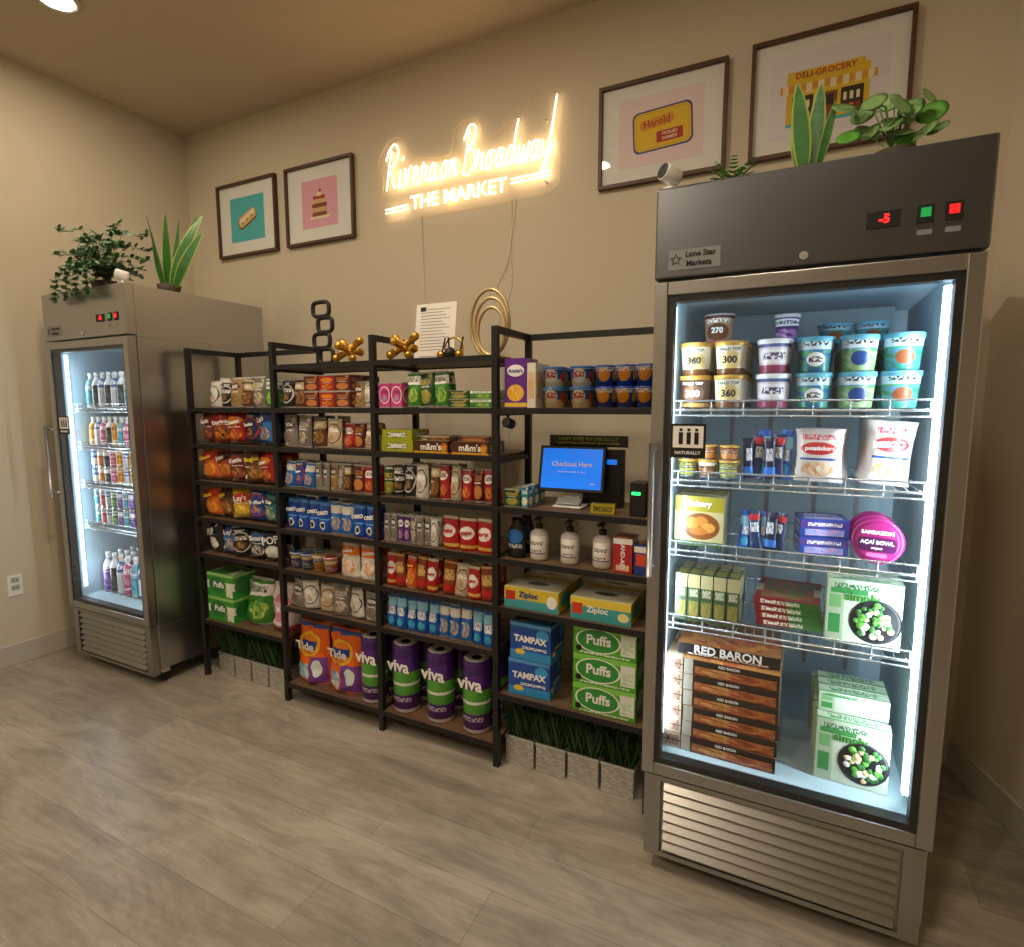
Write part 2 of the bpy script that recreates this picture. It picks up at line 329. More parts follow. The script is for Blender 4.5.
def smooth(p,k=5):
    out=[]; P_=[p[0]]+list(p)+[p[-1]]
    for i in range(1,len(P_)-2):
        a,b,c,d=[Vector(q) for q in P_[i-1:i+3]]
        for j in range(k):
            t=j/k; out.append(.5*((2*b)+(c-a)*t+(2*a-5*b+4*c-d)*t*t+(3*b-a-3*c+d)*t**3))
    out.append(Vector(p[-1])); return out
m=MB(); cx=0; s='Rivera on Broadway'; tot=sum(W[c] for c in s); ux=1.06/tot; uz=.098
for c in s:
    for st in G.get(c,[]):
        pts=[(p[0]+.16*p[1],p[1]) for p in st]
        m.tube([(-2.225+(cx+p[0])*ux,YB-.028,2.765+p[1]*uz) for p in smooth([(a,b,0) for a,b in pts],5)],.0034,NEON,6)
    cx+=W[c]
m.text(T(-1.73,YB-.028,2.668),'THE MARKET',.105,NEON2,.0014)
for za in (2.64,2.66): m.tube([(-2.22,YB-.028,za),(-2.06,YB-.028,za+.005)],.0034,NEON)
for za in (2.672,2.692): m.tube([(-1.395,YB-.028,za),(-1.17,YB-.028,za+.003)],.0034,NEON)
ol=[(-2.26,2.61),(-2.27,2.72),(-2.24,2.83),(-2.28,2.93),(-2.2,3.04),(-2.1,3.04),(-2.03,2.93),(-1.9,2.9),(-1.78,2.9),(-1.74,3.02),(-1.62,3.05),(-1.55,2.93),(-1.42,2.98),(-1.34,3.0),(-1.28,3.09),(-1.2,3.06),(-1.16,2.9),(-1.13,2.8),(-1.13,2.68),(-1.16,2.61),(-1.38,2.59),(-2.1,2.59)]
m.tube([(p[0],YB-.012,p[1]) for p in smooth([(a,b,0) for a,b in ol+[ol[0]]],4)],.0014,ACR,6)
for x,z in ((-2.2,2.65),(-1.2,2.65),(-1.2,2.95),(-2.15,2.98)): m.tube([(x,YB-.03,z),(x,YB-.001,z)],.006,CHROME)
m.obj('neon_sign')
m=MB(); CORD=pbr('cord_white','#e2dccd',.5)
m.tube([(-1.98,YB-.006,2.6),(-1.97,YB-.006,2.2),(-1.975,YB-.006,1.7),(-1.97,YB-.006,.5)],.0022,CORD)
m.tube([(p[0],YB-.006,p[1]) for p in smooth([(-1.40,2.6,0),(-1.42,2.3,0),(-1.5,2.12,0),(-1.43,1.9,0),(-1.46,1.7,0),(-1.46,.5,0)],4)],.0022,CORD)
m.tube([(p[0],YB-.01,p[1]) for p in smooth([(-1.37,2.6,0),(-1.41,2.35,0),(-1.40,2.15,0),(-1.5,1.9,0),(-1.42,1.7,0),(-1.42,.5,0)],4)],.0022,CORD)
m.obj('neon_power_cord')
# ---------------- shelving
PX=[-2.905,-2.27,-1.655,-1.05,-.42]; Y0,Y1=1.955,2.285; PH=1.815; t=.0125
SH=[[1.5,1.31,1.11,.91,.71,.33],[1.705,1.5,1.31,1.11,.905,.70,.505,.10],[1.705,1.5,1.31,1.11,.905,.70,.505,.10],[1.5,1.11,.9,.70,.33]]
XB=[(-2.885,-2.29),(-2.25,-1.675),(-1.635,-1.07),(-1.03,-.44)]; A,B,C,D=XB
m=MB()
for i,x in enumerate(PX):
    for y in (Y0+t,Y1-t): m.box(T(x,y,0),2*t,2*t,PH,BLACK)
    m.b2(x-t,x+t,Y0+2*t,Y1-2*t,PH-2*t,PH,BLACK)
    zs=set(SH[min(i,3)]+SH[max(i-1,0)])
    for z in zs: m.b2(x-t*.8,x+t*.8,Y0+2*t,Y1-2*t,z-.03,z-.012,BLACK)
for i in range(4):
    xa,xb=PX[i]+t,PX[i+1]-t
    for z in SH[i]:
        m.b2(xa,xb,Y0+.004,Y1-.004,z-.016,z,WOOD); m.b2(xa,xb,Y0,Y0+.004,z-.022,z+.001,BLACK); m.b2(xa,xb,Y1-.004,Y1,z-.022,z+.001,BLACK)
    if i in (0,3): m.b2(xa,xb,Y1-2*t,Y1,PH-2*t,PH,BLACK)
m.tube([(D[0]+.03,Y0+.02,1.478),(D[0]+.03,Y0+.02,1.455)],.006,BLACK); m.lathe(T(D[0]+.03,Y0+.035,1.44)@R(80,'X'),[(.014,-.02),(.02,-.015),(.02,.03),(.016,.034)],BLACK,14)
m.obj('metal_and_wood_shelving_unit')
TX={}
def fill(name,x0,x1,z,kind,mats,w,h,d,rows=1,y=None,ja=4,stack=1,back=None,rnd=False,roll=0,hv=.03,ov=1.0):
    m=MB(); n=max(1,int(round((x1-x0)/w))); st=(x1-x0)/n; y=y or Y0+.02; last=None
    for r in range(rows):
        for i in range(n):
            mt=mats[min(len(mats)-1,int(i*len(mats)/n))]
            if rnd:
                mt=random.choice([q for q in mats if q is not last] or mats); last=mt
            for k in range(stack):
                hh=h*random.uniform(1-hv,1+hv*.5) if kind in('bag','pouch') else h
                M=T(x0+(i+.5)*st,y+d/2+r*(d*1.04)+(random.uniform(0,.012) if kind in('bag','pouch') else 0),z+.0015+k*h*1.003+(abs(roll)*.0006))@R(random.uniform(-ja,ja))@R(random.uniform(-roll,roll),'Y')
                ww=st*1.0
                if kind=='bag': ww=min(w*ov,st*1.1*ov); m.bag(M,ww,hh,d,mt,seed=i*7+r+z)
                elif kind=='pouch': ww=min(w,st*1.03); m.bag(M,ww,hh,d,mt,pouch=True,seed=i*5+r+z)
                elif kind=='box': m.box(M,min(w,st*.96),d,h,mt,back or mt)
                elif kind=='can': m.lathe(M,[(w*.38,0),(w*.46,h*.05),(w*.46,h*.92),(w*.40,h*.98),(w*.40,h),(w*.37,h*.985)],[CHROME,mt,CHROME,CHROME,CHROME],16)
                elif kind=='cup': m.lathe(M,[(w*.36,0),(w*.46,h*.86),(w*.49,h*.88),(w*.49,h),(w*.4,h)],[mt,WHITE,mt,mt],16)
                elif kind=='bottle': m.lathe(M,[(w*.4,0),(w*.45,h*.05),(w*.45,h*.62),(w*.36,h*.72),(w*.16,h*.84),(w*.16,h*.9),(w*.19,h*.9),(w*.19,h)],[mt,mt,mt,mt,WHITE,WHITE,WHITE],14)
                if r==0 and mt in TX and kind in('bag','pouch'):
                    s_,tm,fr=TX[mt]; dep=d/2*(1.08 if kind=='bag' else min(1,(1-fr)*1.5)**.6*1.08)
                    ts=ww*1.35/max(3.4,len(s_)); m.text(M@T(0,-dep-.0025,hh*fr)@R(-8,'Y')@R(0 if kind=='bag' else -8,'X'),s_,ts,tm,.0009)
    return m.obj(name)
# packages palette
cheR=snack('#a81818','#e88a1c','#f6a12a',t=False,k=0); cheO=snack('#d9681a','#c22418','#f7b43a',k=1,t=False); dorR=snack('#a8261c','#1a1a1a','#ef8a1e',k=2,t=False); dorB=snack('#1e4fb0','#c8281c','#f0a030',k=3,t=False)
dorO=snack('#b8501c','#2a1410','#e89a3a',k=1,t=False); layY=snack('#d8a81b','#d92b1f','#f8df70',k=0,t=False); blk=snack('#15161a','#2a6cc0','#e8e8e8',k=0,t=False); blk2=snack('#1b1b20','#d8d8d8','#c08b3c',k=3); blk3=snack('#17181e','#e0e0e0','#f2f2f2',tx='#3a80d0',k=2,t=False); bluS=snack('#2470c8','#e8e8e8','#f4c542',k=1)
bluC=snack('#2470c8','#1a4a98','#f4c542',k=1,t=False); tealC=snack('#2b7f86','#184a58','#e8d8a0',k=0,t=False); navyC=snack('#23305c','#b83028','#e8b050',k=3,t=False)
maroon=snack('#5a1a1e','#c9823b','#c98144',k=2); brown=snack('#5b3a24','#d6bf8f','#b6803f',k=1); tanp=snack('#a88a5c','#4a2d1c','#80552f',k=0); beige=snack('#cbbda0','#7a3020','#9c6a3a',k=3)
maroonC=snack('#641820','#8a2a24','#d08a44',k=0,t=False); brownC=snack('#6b4226','#3a2416','#d09a4f',k=1,t=False)
redp=snack('#b01e28','#ffffff','#e8a23a',tx='#701018',k=0); green=snack('#3f8f35','#ffffff','#c9de6a',tx='#205020',k=1); dgreen=snack('#1f4a2c','#c9b050','#668a40',k=2); pink=snack('#d0408c','#ffffff','#7ad0e8',tx='#702060',k=3); purp=snack('#5d2c86','#ffffff','#e8b0d8',tx='#302060',k=0)
grey=snack('#8a8680','#3c3b40','#6b4a30',k=0); grey2=snack('#77736e','#d8d0c0','#5b3a24',k=2); white=snack('#dcdbd6','#3b3b40','#a06a38',k=3); orangeW=snack('#e9e6de','#ee7d1c','#ee8a2c','#ffffff',k=1,t=False); tealp=snack('#1f8a98','#ffffff','#f0d060',tx='#104048',k=2)
kb=lab('#b8141c',('ell',.5,.55,.4,.2,'#f4f0f0'),('rect',.5,.96,.5,.04,'#d8d0c0'),('rect',.5,.12,.5,.05,'#e8c060')); twx=lab('#8a3a18',('txt',.5,.6,.4,.16,'#e8c878'),('rect',.5,.2,.5,.1,'#c01e20'),('rect',.5,.97,.5,.03,'#e0b060'))
bluebar=lab('#1b5fc0',('rect',.5,.75,.5,.12,'#8fd0f2'),('txt',.5,.5,.35,.12,'#ffffff'),('ell',.5,.2,.3,.12,'#40b0e0'))
oreo=lab('#1550b8',('rect',.5,.42,.5,.02,'#60b0f0'),('ell',.5,.22,.22,.13,'#f2f2f2'),('ell',.5,.22,.15,.08,'#2a2220'),('rect',.5,.9,.5,.05,'#4090e0'))
TX.update({cheR:('Cheetos',TXTW,.66),cheO:('Cheetos',TXTY,.72),dorR:('Doritos',TXTW,.66),dorB:('Ruffles',TXTW,.6),dorO:('Fritos',TXTW,.72),blk:('Smart',TXTW,.68),blk3:('POP',TXTW,.66),bluC:("Lay's",TXTW,.74),layY:("Lay's",TXTW,.68),tealC:('SunChips',TXTW,.68),navyC:('Tostitos',TXTW,.6),maroonC:("Kettle",TXTW,.68),brownC:('Bugles',TXTY,.74),oreo:('OREO',TXTW,.62),kb:('KitKat',TXTR,.55),orangeW:('Goldfish',TXTW,.76)})
# bay A
fill('snack_pouches',A[0]+.11,A[1],1.5,'pouch',[white,blk2,tanp,brown,grey2,green],.08,.15,.05,2,roll=3,ja=10,hv=.12)
fill('chip_bags',A[0]+.02,A[1]-.02,1.31,'bag',[maroonC,dorR,cheR,navyC,bluC],.112,.172,.085,2,ja=20,roll=7,ov=1.25)
fill('chip_bags',A[0]+.02,A[1]-.02,1.11,'bag',[cheO,dorO,maroonC,brownC,cheR],.112,.172,.085,2,ja=20,roll=8,ov=1.25)
fill('chip_bags',A[0]+.02,A[1]-.02,.91,'bag',[cheO,brownC,layY,dorB,tealC],.112,.168,.085,2,ja=20,roll=8,ov=1.25)
fill('popcorn_bags',A[0]+.02,A[1]-.02,.71,'bag',[blk3,bluC,blk2,blk,blk3],.112,.168,.08,2,ja=20,roll=7,ov=1.2)
greenT=lab('#3ea43a',('rect',.5,.5,.5,.16,'#f4f4f0'),('ell',.4,.5,.33,.34,'#2c7f3c'),('pic',.85,.3,.12,.25,'#ffffff','#d8e8b0'),('rect',.5,.94,.5,.06,'#a0d880'))
pinkT=lab('#ecdce2',('ell',.5,.5,.35,.3,'#e58ab0'),('txt',.5,.5,.3,.1,'#ffffff'),('rect',.5,.06,.5,.06,'#c04880'))
m=MB()
for k in range(2): m.box(T(A[0]+.11,Y0+.10,.3315+k*.135),.21,.15,.133,greenT,greenT); m.text(T(A[0]+.10,Y0+.0235,.40+k*.135),'Puffs',.045,TXTW,.0008)
m.obj('tissue_packs')
fill('toilet_paper_packs',A[0]+.23,A[1],.33,'pouch',[green,pinkT],.17,.25,.14,1,y=Y0+.06,ja=6)
# bay B
fill('jerky_bags',B[0],B[0]+.16,1.5,'pouch',[blk2,brown],.08,.14,.05,2)
fill('pretzel_boxes',B[0]+.17,B[1]-.12,1.5,'box',[maroon,cheR,maroon],.095,.075,.10,2,stack=2,ja=3)
fill('snack_pouches',B[1]-.12,B[1],1.5,'pouch',[tanp,white],.06,.12,.05,2)
fill('trail_mix_pouches',B[0],B[1]-.20,1.31,'pouch',[grey,grey2,brown,beige,tanp],.085,.15,.05,2,roll=3,hv=.08)
fill('fruit_snack_pouches',B[1]-.19,B[1],1.31,'pouch',[redp,maroon,beige],.065,.12,.05,2,roll=4)
fill('granola_bar_boxes',B[0],B[0]+.19,1.11,'pouch',[bluS,dorB,bluS],.07,.13,.05,2,roll=4)
fill('snack_bars',B[0]+.21,B[1]-.15,1.11,'pouch',[grey,tanp,grey2,brown],.04,.13,.03,3,roll=3)
fill('candy_pouches',B[1]-.14,B[1],1.11,'pouch',[maroon,redp],.07,.13,.04,2)
fill('cookie_packs',B[0],B[1],.905,'pouch',[oreo,oreo,oreo,bluS,oreo,oreo],.07,.155,.05,2,ja=7)
sc=snack('#d9b84a','#1f56a8','#c22222',k=1); sc2=snack('#c43a2a','#f3e0a0','#ffffff',k=0); sc3=snack('#2450a0','#f0c040','#ffffff',k=1)
fill('soup_cups',B[0],B[0]+.30,.70,'cup',[sc3,sc,sc2],.078,.08,.08,2,stack=1)
fill('coffee_bags',B[1]-.25,B[1],.70,'pouch',[orangeW],.12,.17,.07,2,ja=8)
fill('nut_pouches',B[0],B[1],.505,'pouch',[grey,white,beige,grey2,white,grey],.092,.14,.05,2,ja=14,roll=7,hv=.08)
tide=lab('#ee6a14',('ell',.45,.64,.36,.2,'#f7c520'),('ell',.45,.64,.3,.155,'#f08a18'),('rect',.45,.64,.27,.055,'#1d3f9c'),('rect',.75,.24,.22,.22,'#7a3fa0'),('pic',.3,.2,.2,.13,'#38a0d8','#ffffff'),('rect',.5,.95,.6,.03,'#2450b0'),('ell',.75,.28,.13,.14,'#e6f2f8'))
m=MB()
for x in (-2.155,-1.94):
    m.bag(T(x,Y0+.10,.1015),.205,.31,.12,tide,nx=12,ny=14,pouch=True,seed=x)
    m.bag(T(x,Y0+.23,.1015),.205,.31,.12,tide,pouch=True,seed=x+3)
    m.text(T(x-.01,Y0+.036,.30)@R(8,'X'),'Tide',.065,TXTW,.0012)
m.obj('laundry_detergent_pouches')
VP=lab('#4d1f7a',('rect',.5,.44,.5,.17,'#58a83a'),('rect',.5,.43,.6,.02,'#f4f4f4'),('ell',.5,.88,.2,.06,'#3a1760'),('rect',.5,.03,.5,.03,'#e8e8ee'),('txt',.5,.2,.15,.03,'#e0d0f0'))
m=MB()
for x in (-1.755,-1.565,-1.375,-1.185):
    M=T(x,Y0+.085,.1015); m.lathe(M,[(.058,0),(.063,.004),(.063,.316),(.056,.322),(.022,.322),(.02,.30)],[WHITE,VP,VP,WHITE,BLACK],28)
    m.text(M@T(0,-.0645,.225),'viva',.078,TXTW,.0022)
    m.lathe(T(x+(.02 if x>-1.6 else .0),Y0+.225,.1015),[(.058,0),(.063,.004),(.063,.316),(.056,.322),(.022,.322),(.02,.30)],[WHITE,VP,VP,WHITE,BLACK],20)
m.obj('paper_towel_rolls')
# bay C
fill('gum_packs',C[0],C[0]+.13,1.5,'box',[pink,pink],.06,.11,.10,1,ja=2)
fill('candy_bags',C[0]+.14,C[0]+.35,1.5,'pouch',[green,dgreen,green],.075,.15,.05,2,roll=4)
fill('mint_boxes',C[0]+.36,C[1],1.5,'box',[dgreen,green],.10,.035,.2,1,stack=2,ja=1)
mm=lab('#4a2a1a',('txt',.5,.5,.35,.25,'#ffffff'),('rect',.5,.04,.5,.05,'#e8c030')); mmy=lab('#a4ac20',('ell',.5,.5,.35,.3,'#5a7a20'),('txt',.5,.5,.3,.2,'#ffffff'))
cbb=lab('#4a2718',('rect',.5,.08,.5,.08,'#d8a030'),('epic',.88,.5,.1,.35,'#e8c030','#c03020')); m=MB()
def textbox(m,M,w,d,h,mat,side,txt,size,tm,off=.0008):
    m.box(M,w,d,h,mat,side); m.text(M@T(0,-d/2-.0012,h/2),txt,size,tm,off)
textbox(m,T(C[0]+.09,Y0+.09,1.3115),.17,.13,.05,mmy,mmy,'sour',.028,TXTW); textbox(m,T(C[0]+.09,Y0+.09,1.362),.16,.13,.045,mmy,mmy,'sour',.024,TXTW)
for i in range(2): textbox(m,T(C[0]+.27+i*.19,Y0+.09,1.3115),.17,.14,.052,cbb,mm,"m&m's",.038,TXTW,.0008); m.box(T(C[0]+.27+i*.19,Y0+.10,1.364),.15,.10,.02,maroon if i else brown)
m.obj('candy_display_boxes')
fill('tea_tins',C[0],C[0]+.11,1.11,'can',[dgreen,blk2],.055,.13,.06,2)
fill('nut_pouches',C[0]+.11,C[0]+.24,1.11,'pouch',[blk2,white],.065,.15,.05,2)
fill('snack_pouches',C[0]+.25,C[0]+.40,1.11,'pouch',[brown,redp,beige],.05,.15,.05,2,roll=3)
fill('cracker_packs',C[0]+.41,C[1],1.11,'pouch',[redp,maroon,redp],.052,.14,.05,2,roll=3)
fill('protein_bars',C[0],C[0]+.29,.905,'pouch',[grey,purp,grey2,grey,white],.036,.125,.025,4,roll=2)
fill('chocolate_bar_packs',C[0]+.30,C[1],.905,'pouch',[kb,kb],.085,.14,.045,2,ja=9)
fill('candy_bar_packs',C[0],C[0]+.28,.70,'pouch',[kb,twx,cheO,twx,kb],.055,.145,.04,3,ja=8,roll=4)
fill('chocolate_bar_packs',C[0]+.30,C[1],.70,'pouch',[twx,beige,kb,twx],.065,.14,.04,3,ja=14,roll=7)
fill('cookie_packs',C[0],C[1],.505,'pouch',[bluebar,bluebar,bluS,bluebar],.055,.16,.045,2,ja=8)
# bay D
m=MB()
pbx=lab('#6a2c96',('ell',.5,.75,.38,.12,'#ffffff'),('epic',.5,.3,.38,.17,'#f2a61c','#f8d060'),('rect',.5,.06,.5,.04,'#f0d040'))
m.box(T(D[0]+.055,Y0+.06,1.5015),.095,.05,.19,pbx); m.box(T(D[0]+.055,Y0+.115,1.5015),.095,.05,.19,pbx); m.text(T(D[0]+.055,Y0+.0338,1.643),"Annie's",.021,TXTU,.0004)
m.box(T(D[0]+.125,Y0+.10,1.5015),.035,.14,.17,lab('#e8e4da',('txt',.5,.5,.4,.3,'#d8a020'))); m.obj('macaroni_boxes')
kr=lab('#1a3f98',('ell',.5,.55,.11,.32,'#f3a01c'),('txt',.5,.8,.2,.1,'#ffffff'),('ell',.27,.5,.07,.25,'#d8e8f8'),('ell',.73,.5,.07,.25,'#f8c030')); kr2=lab('#1a5fa8',('rect',.5,.2,.5,.2,'#e8d8a8'),('ell',.5,.55,.10,.34,'#f0f0e8'),('txt',.5,.6,.08,.14,'#d83a2c'),('ell',.28,.5,.07,.25,'#f0f0f0'),('ell',.72,.5,.07,.25,'#d84a1c'))
fill('macaroni_cups',D[0]+.15,D[1]-.22,1.5,'cup',[kr2,kr2,kr2],.098,.076,.1,2,stack=2)
fill('macaroni_cups',D[1]-.22,D[1],1.5,'cup',[kr],.085,.076,.1,2,stack=2)
SCR=pbr('screen_blue','#1568d8',.2,emit=.9,emitcol='#1a72e0',var=.02)
e=empty('checkout_kiosk',(-.78,2.1,1.111))
m=MB(); M=T(-.78,2.09,1.245)@R(4)@R(-14,'X')
m.box(M@T(0,.012,-.075),.27,.018,.185,BLACK); m.obj('tablet_body',e,.004)
m=MB(); flat(m,M@T(0,.0022,.018),.245,.16,SCR); m.text(M@T(0,.0012,.035),'Checkout Here',.026,TXTW,.0006); m.text(M@T(0,.0012,.005),'Touch the screen to start',.011,TXTW,.0001); m.text(M@T(.09,.0012,-.04),'tote',.013,TXTW,.0001); m.obj('screen',e)
m=MB(); m.b2(-.84,-.72,2.04,2.16,1.1115,1.119,WHITE); m.box(T(-.78,2.11,1.119)@R(-14,'X'),.07,.02,.08,WHITE); m.box(T(-.78,2.055,1.1195)@R(-60,'X'),.1,.02,.04,GREYP); m.obj('stand',e,.004)
m=MB(); m.box(T(-.67,2.17,1.1115),.16,.05,.225,BLACK); m.b2(-.65,-.61,2.144,2.146,1.28,1.30,SCR); m.obj('card_terminal',e,.004)
m=MB(); SG=lab('#12201a',('txt',.5,.3,.4,.1,'#e0d040')); m.box(T(-.745,2.19,1.345),.33,.01,.045,SG); m.text(T(-.745,2.184,1.375),'2 EASY STEPS TO CHECKOUT',.019,pbr('ink_lime','#b8d040',.5),.0004); m.b2(-.80,-.79,2.185,2.195,1.1115,1.345,BLACK); m.obj('header_sign',e)
m=MB(); yb=lab('#b8a828',('txt',.5,.5,.4,.3,'#302820')); m.box(T(-.62,2.01,1.1115)@R(5),.09,.03,.035,yb); m.obj('small_notice_card')
m=MB()
for i in range(3): m.box(T(D[0]+.045,Y0+.05+i*.06,1.1115),.07,.05,.07,dgreen); m.box(T(D[0]+.10,Y0+.05+i*.06,1.1115),.03,.05,.085,tealp)
m.obj('mint_packs')
m=MB(); m.box(T(-.49,2.04,1.1115),.055,.09,.12,BLACK); m.b2(-.51,-.48,1.993,1.995,1.19,1.20,pbr('led_green','#20ff60',.4,emit=4)); m.obj('payment_reader')
SB=lab('#d9d4d0',('rect',.5,.40,.18,.34,'#f8f6f2'),('txt',.5,.52,.13,.05,'#303030'),('txt',.5,.3,.1,.03,'#706060'),('rect',.5,.22,.17,.02,'#9a80a0'),rough=.2)
m=MB()
for x in (-.885,-.755,-.625):
    M=T(x,Y0+.07,.9015)
    m.lathe(M,[(.033,0),(.037,.004),(.037,.105),(.03,.116),(.014,.124),(.014,.134)],[SB,SB,SB,SB,BLACK],24)
    m.cyl(M@T(0,0,.130),.015,.015,.014,BLACK,14); m.cyl(M@T(0,0,.144),.005,.005,.02,BLACK,8); m.box(M@T(0,-.012,.160),.022,.048,.009,BLACK)
m.obj('pump_soap_bottles')
m=MB(); sb=lab('#14161c',('ell',.5,.55,.16,.18,'#2a70c0'),('txt',.5,.3,.14,.05,'#d8d8d8'))
for k in (0,1): m.lathe(T(D[0]+.05,Y0+.06+.09*k,.9015)@Matrix.Diagonal((1,.6,1,1)),[(.036,0),(.04,.01),(.036,.11),(.02,.14),(.02,.16)],[sb,sb,sb,BLACK],20)
m.obj('lotion_bottles')
m=MB(); ba=lab('#b8242c',('rect',.5,.9,.5,.08,'#f4f4f4'),('rect',.5,.14,.35,.08,'#f0c8a0'))
bb=lab('#1c3c8c',('rect',.5,.5,.35,.2,'#e04a2a'),('rect',.5,.85,.5,.1,'#f0f0f0'))
m.box(T(-.535,Y0+.07,.9015),.07,.09,.13,ba); m.text(T(-.535,Y0+.0235,.967)@R(90,'Y'),'BAND-AID',.022,TXTW,.0005); m.box(T(-.468,Y0+.07,.9015),.05,.09,.11,bb); m.obj('bandage_boxes')
m=MB(); tb=lab('#e0c83c',('rect',.5,.22,.5,.22,'#48a8b8'),('rect',.12,.6,.09,.22,'#c83020'),('ell',.88,.5,.09,.3,'#ffffff')); tbs=lab('#d8c03c',('ell',.5,.5,.35,.35,'#48b0a8'))
tb2=lab('#3fa8b0',('rect',.5,.82,.5,.18,'#f0d84a'),('rect',.12,.5,.09,.25,'#d84020'),('ell',.88,.35,.09,.2,'#f8f0a0'))
tt=lab('#e8e4c0',('ell',.5,.5,.4,.3,'#ffffff'),('ell',.5,.5,.2,.12,'#3b3b3b'))
for x,tq in ((-.90,tb),(-.615,tb2)):
    m.box(T(x,Y0+.10,.7015),.235,.16,.085,tq,tbs,tt); m.text(T(x-.01,Y0+.0185,.745 if tq is tb2 else .76),'Ziploc',.032,TXTW if tq is tb2 else TXTU,.0008); m.box(T(x,Y0+.25,.7015),.235,.1,.085,tb,tbs,tt)
m.obj('storage_bag_boxes')
m=MB(); tpb=lab('#1550b4',('rect',.5,.12,.5,.12,'#2f98dc'),('ell',.8,.72,.15,.16,'#3aa6e8'),('ell',.25,.2,.12,.08,'#f0d040'),('txt',.6,.33,.3,.04,'#ffffff'),('rect',.5,.95,.5,.05,'#5aa0e0'))
for k in range(2): M=T(-.915+.01*k,Y0+.10,.3315+k*.155)@R(3-4*k); m.box(M,.18,.14,.152,tpb,tpb,tpb); m.text(M@T(0,-.0715,.085),'TAMPAX',.036,TXTW,.0014)
m.obj('tampon_boxes')
m=MB(); pf=lab('#52b02c',('rect',.5,.9,.5,.1,'#88d858'),('ell',.4,.5,.36,.42,'#eef8e8'),('ell',.4,.5,.33,.38,'#2f9a3a'),('rect',.87,.5,.11,.35,'#f0f4ee'),('pic',.87,.4,.09,.2,'#c8e8c0','#ffffff'),('txt',.5,.06,.4,.03,'#ffffff')); pfs=lab('#62b83a',('ell',.5,.5,.35,.3,'#e8f4e0'))
for k in range(3):
    M=T(-.598,Y0+.10,.3315+k*.117)@R(random.uniform(-1.5,1.5)); m.box(M,.245,.15,.115,pf,pfs,pfs); m.text(M@T(-.022,-.0765,.06),'Puffs',.052,TXTW,.0014)
    m.cyl(M@T(-.1,-.0752,.022)@R(90,'X'),.012,.012,.003,BLACK,12)
m.obj('tissue_boxes')
def hammat():
    m,nt,b=newmat('woven_silver'); tc=nt.nodes.new('ShaderNodeTexCoord'); br=nt.nodes.new('ShaderNodeTexBrick')
    br.inputs['Scale'].default_value=1; br.inputs['Brick Width'].default_value=.16; br.inputs['Row Height'].default_value=.07; br.inputs['Mortar Size'].default_value=.006
    br.inputs['Color1'].default_value=lin('#e8e6e2'); br.inputs['Color2'].default_value=lin('#c0beba'); br.inputs['Mortar'].default_value=lin('#8c8a88')
    nt.links.new(tc.outputs['UV'],br.inputs['Vector']); nt.links.new(br.outputs['Color'],b.inputs['Base Color']); b.inputs['Metallic'].default_value=.6; b.inputs['Roughness'].default_value=.32
    return m
HAM=hammat()
def planter(xs,y,w,h,gh):
    for x in xs:
        m=MB(); m.box(T(x,y,.001),w,w,h,HAM,HAM,SOIL)
        for (sx,sy,sw,sd) in ((0,-w/2,w+.006,.006),(0,w/2,w+.006,.006),(-w/2,0,.006,w),(w/2,0,.006,w)): m.box(T(x+sx,y+sy,h-.006),sw,sd,.012,CHROME)
        for i in range(260):
            a=random.uniform(0,6.28); rx,ry=random.uniform(-.46,.46)*w,random.uniform(-.46,.46)*w
            m.leaf((x+rx,y+ry,h),(math.cos(a)*.3+rx*2,math.sin(a)*.3,1),(math.cos(a+1),math.sin(a+1),.2),gh*random.uniform(.6,1.0),.006,GRASS if i%3 else GRASS2,random.uniform(.05,.4),3)
        m.obj('grass_planter')
planter([-.965,-.825,-.685,-.545],Y0+.12,.128,.12,.16)
planter([-2.805,-2.67,-2.535,-2.40],Y0+.12,.122,.12,.16)
# decor on top
m=MB(); z=1.707; x=-2.085
for k in range(4):
    a,b=(.046+.006*(k%2),.034); pts=[]; zz=z+.046+k*.0755; off=.012*(-1)**k
    for j in range(28):
        q=2*math.pi*j/28; cc=math.copysign(abs(math.cos(q))**.55,math.cos(q)); ss=math.copysign(abs(math.sin(q))**.55,math.sin(q))
        pts.append((x+off+a*cc,2.12,zz+b*ss))
    m.tube(pts,.0105,BLACK,8,closed=True)
m.obj('black_chain_link_sculpture')
def jack(x,y,name):
    m=MB(); c=Vector((x,y,1.707+.062))
    for d in ((1,.2,.75),(-1,.3,.7),(.1,1,-.05),(.9,-.6,-.75),(-.8,-.7,-.7),(0,-1,.2)):
        v=Vector(d).normalized()*.07; m.tube([c,c+v*.5,c+v],[.017,.015,.018],GOLD,8); m.sphere(T(*(c+v)),.019,GOLD,10)
    m.obj(name)
jack(-1.88,2.07,'gold_jack_ornament'); jack(-1.55,2.05,'gold_jack_ornament')
m=MB(); m.box(T(-1.50,2.20,1.707)@R(-8,'X'),.22,.003,.275,PAPER)
for k in range(16):
    if k!=1: flat(m,T(-1.50-.01*(k%3),2.20,1.707)@R(-8,'X')@T(0,-.003,.03+.0145*k),.16-.02*(k%3),.003,GREYP)
flat(m,T(-1.57,2.20,1.707)@R(-8,'X')@T(0,-.0035,.25),.03,.02,TXTB)
m.b2(-1.60,-1.40,2.17,2.24,1.706,1.709,CHROME); m.obj('notice_document_stand')
m=MB()
for r,dx,y in ((.14,0,2.15),(.118,.028,2.11),(.095,.05,2.07)):
    m.tube([(-1.175+dx+r*.66*math.cos(q),y,1.7165+r+r*math.sin(q)) for q in [2*math.pi*j/44 for j in range(44)]],.0075,PGOLD,8,closed=True)
m.b2(-1.245,-1.085,2.05,2.18,1.7075,1.7125,PGOLD); m.obj('gold_ring_sculpture')
m=MB()
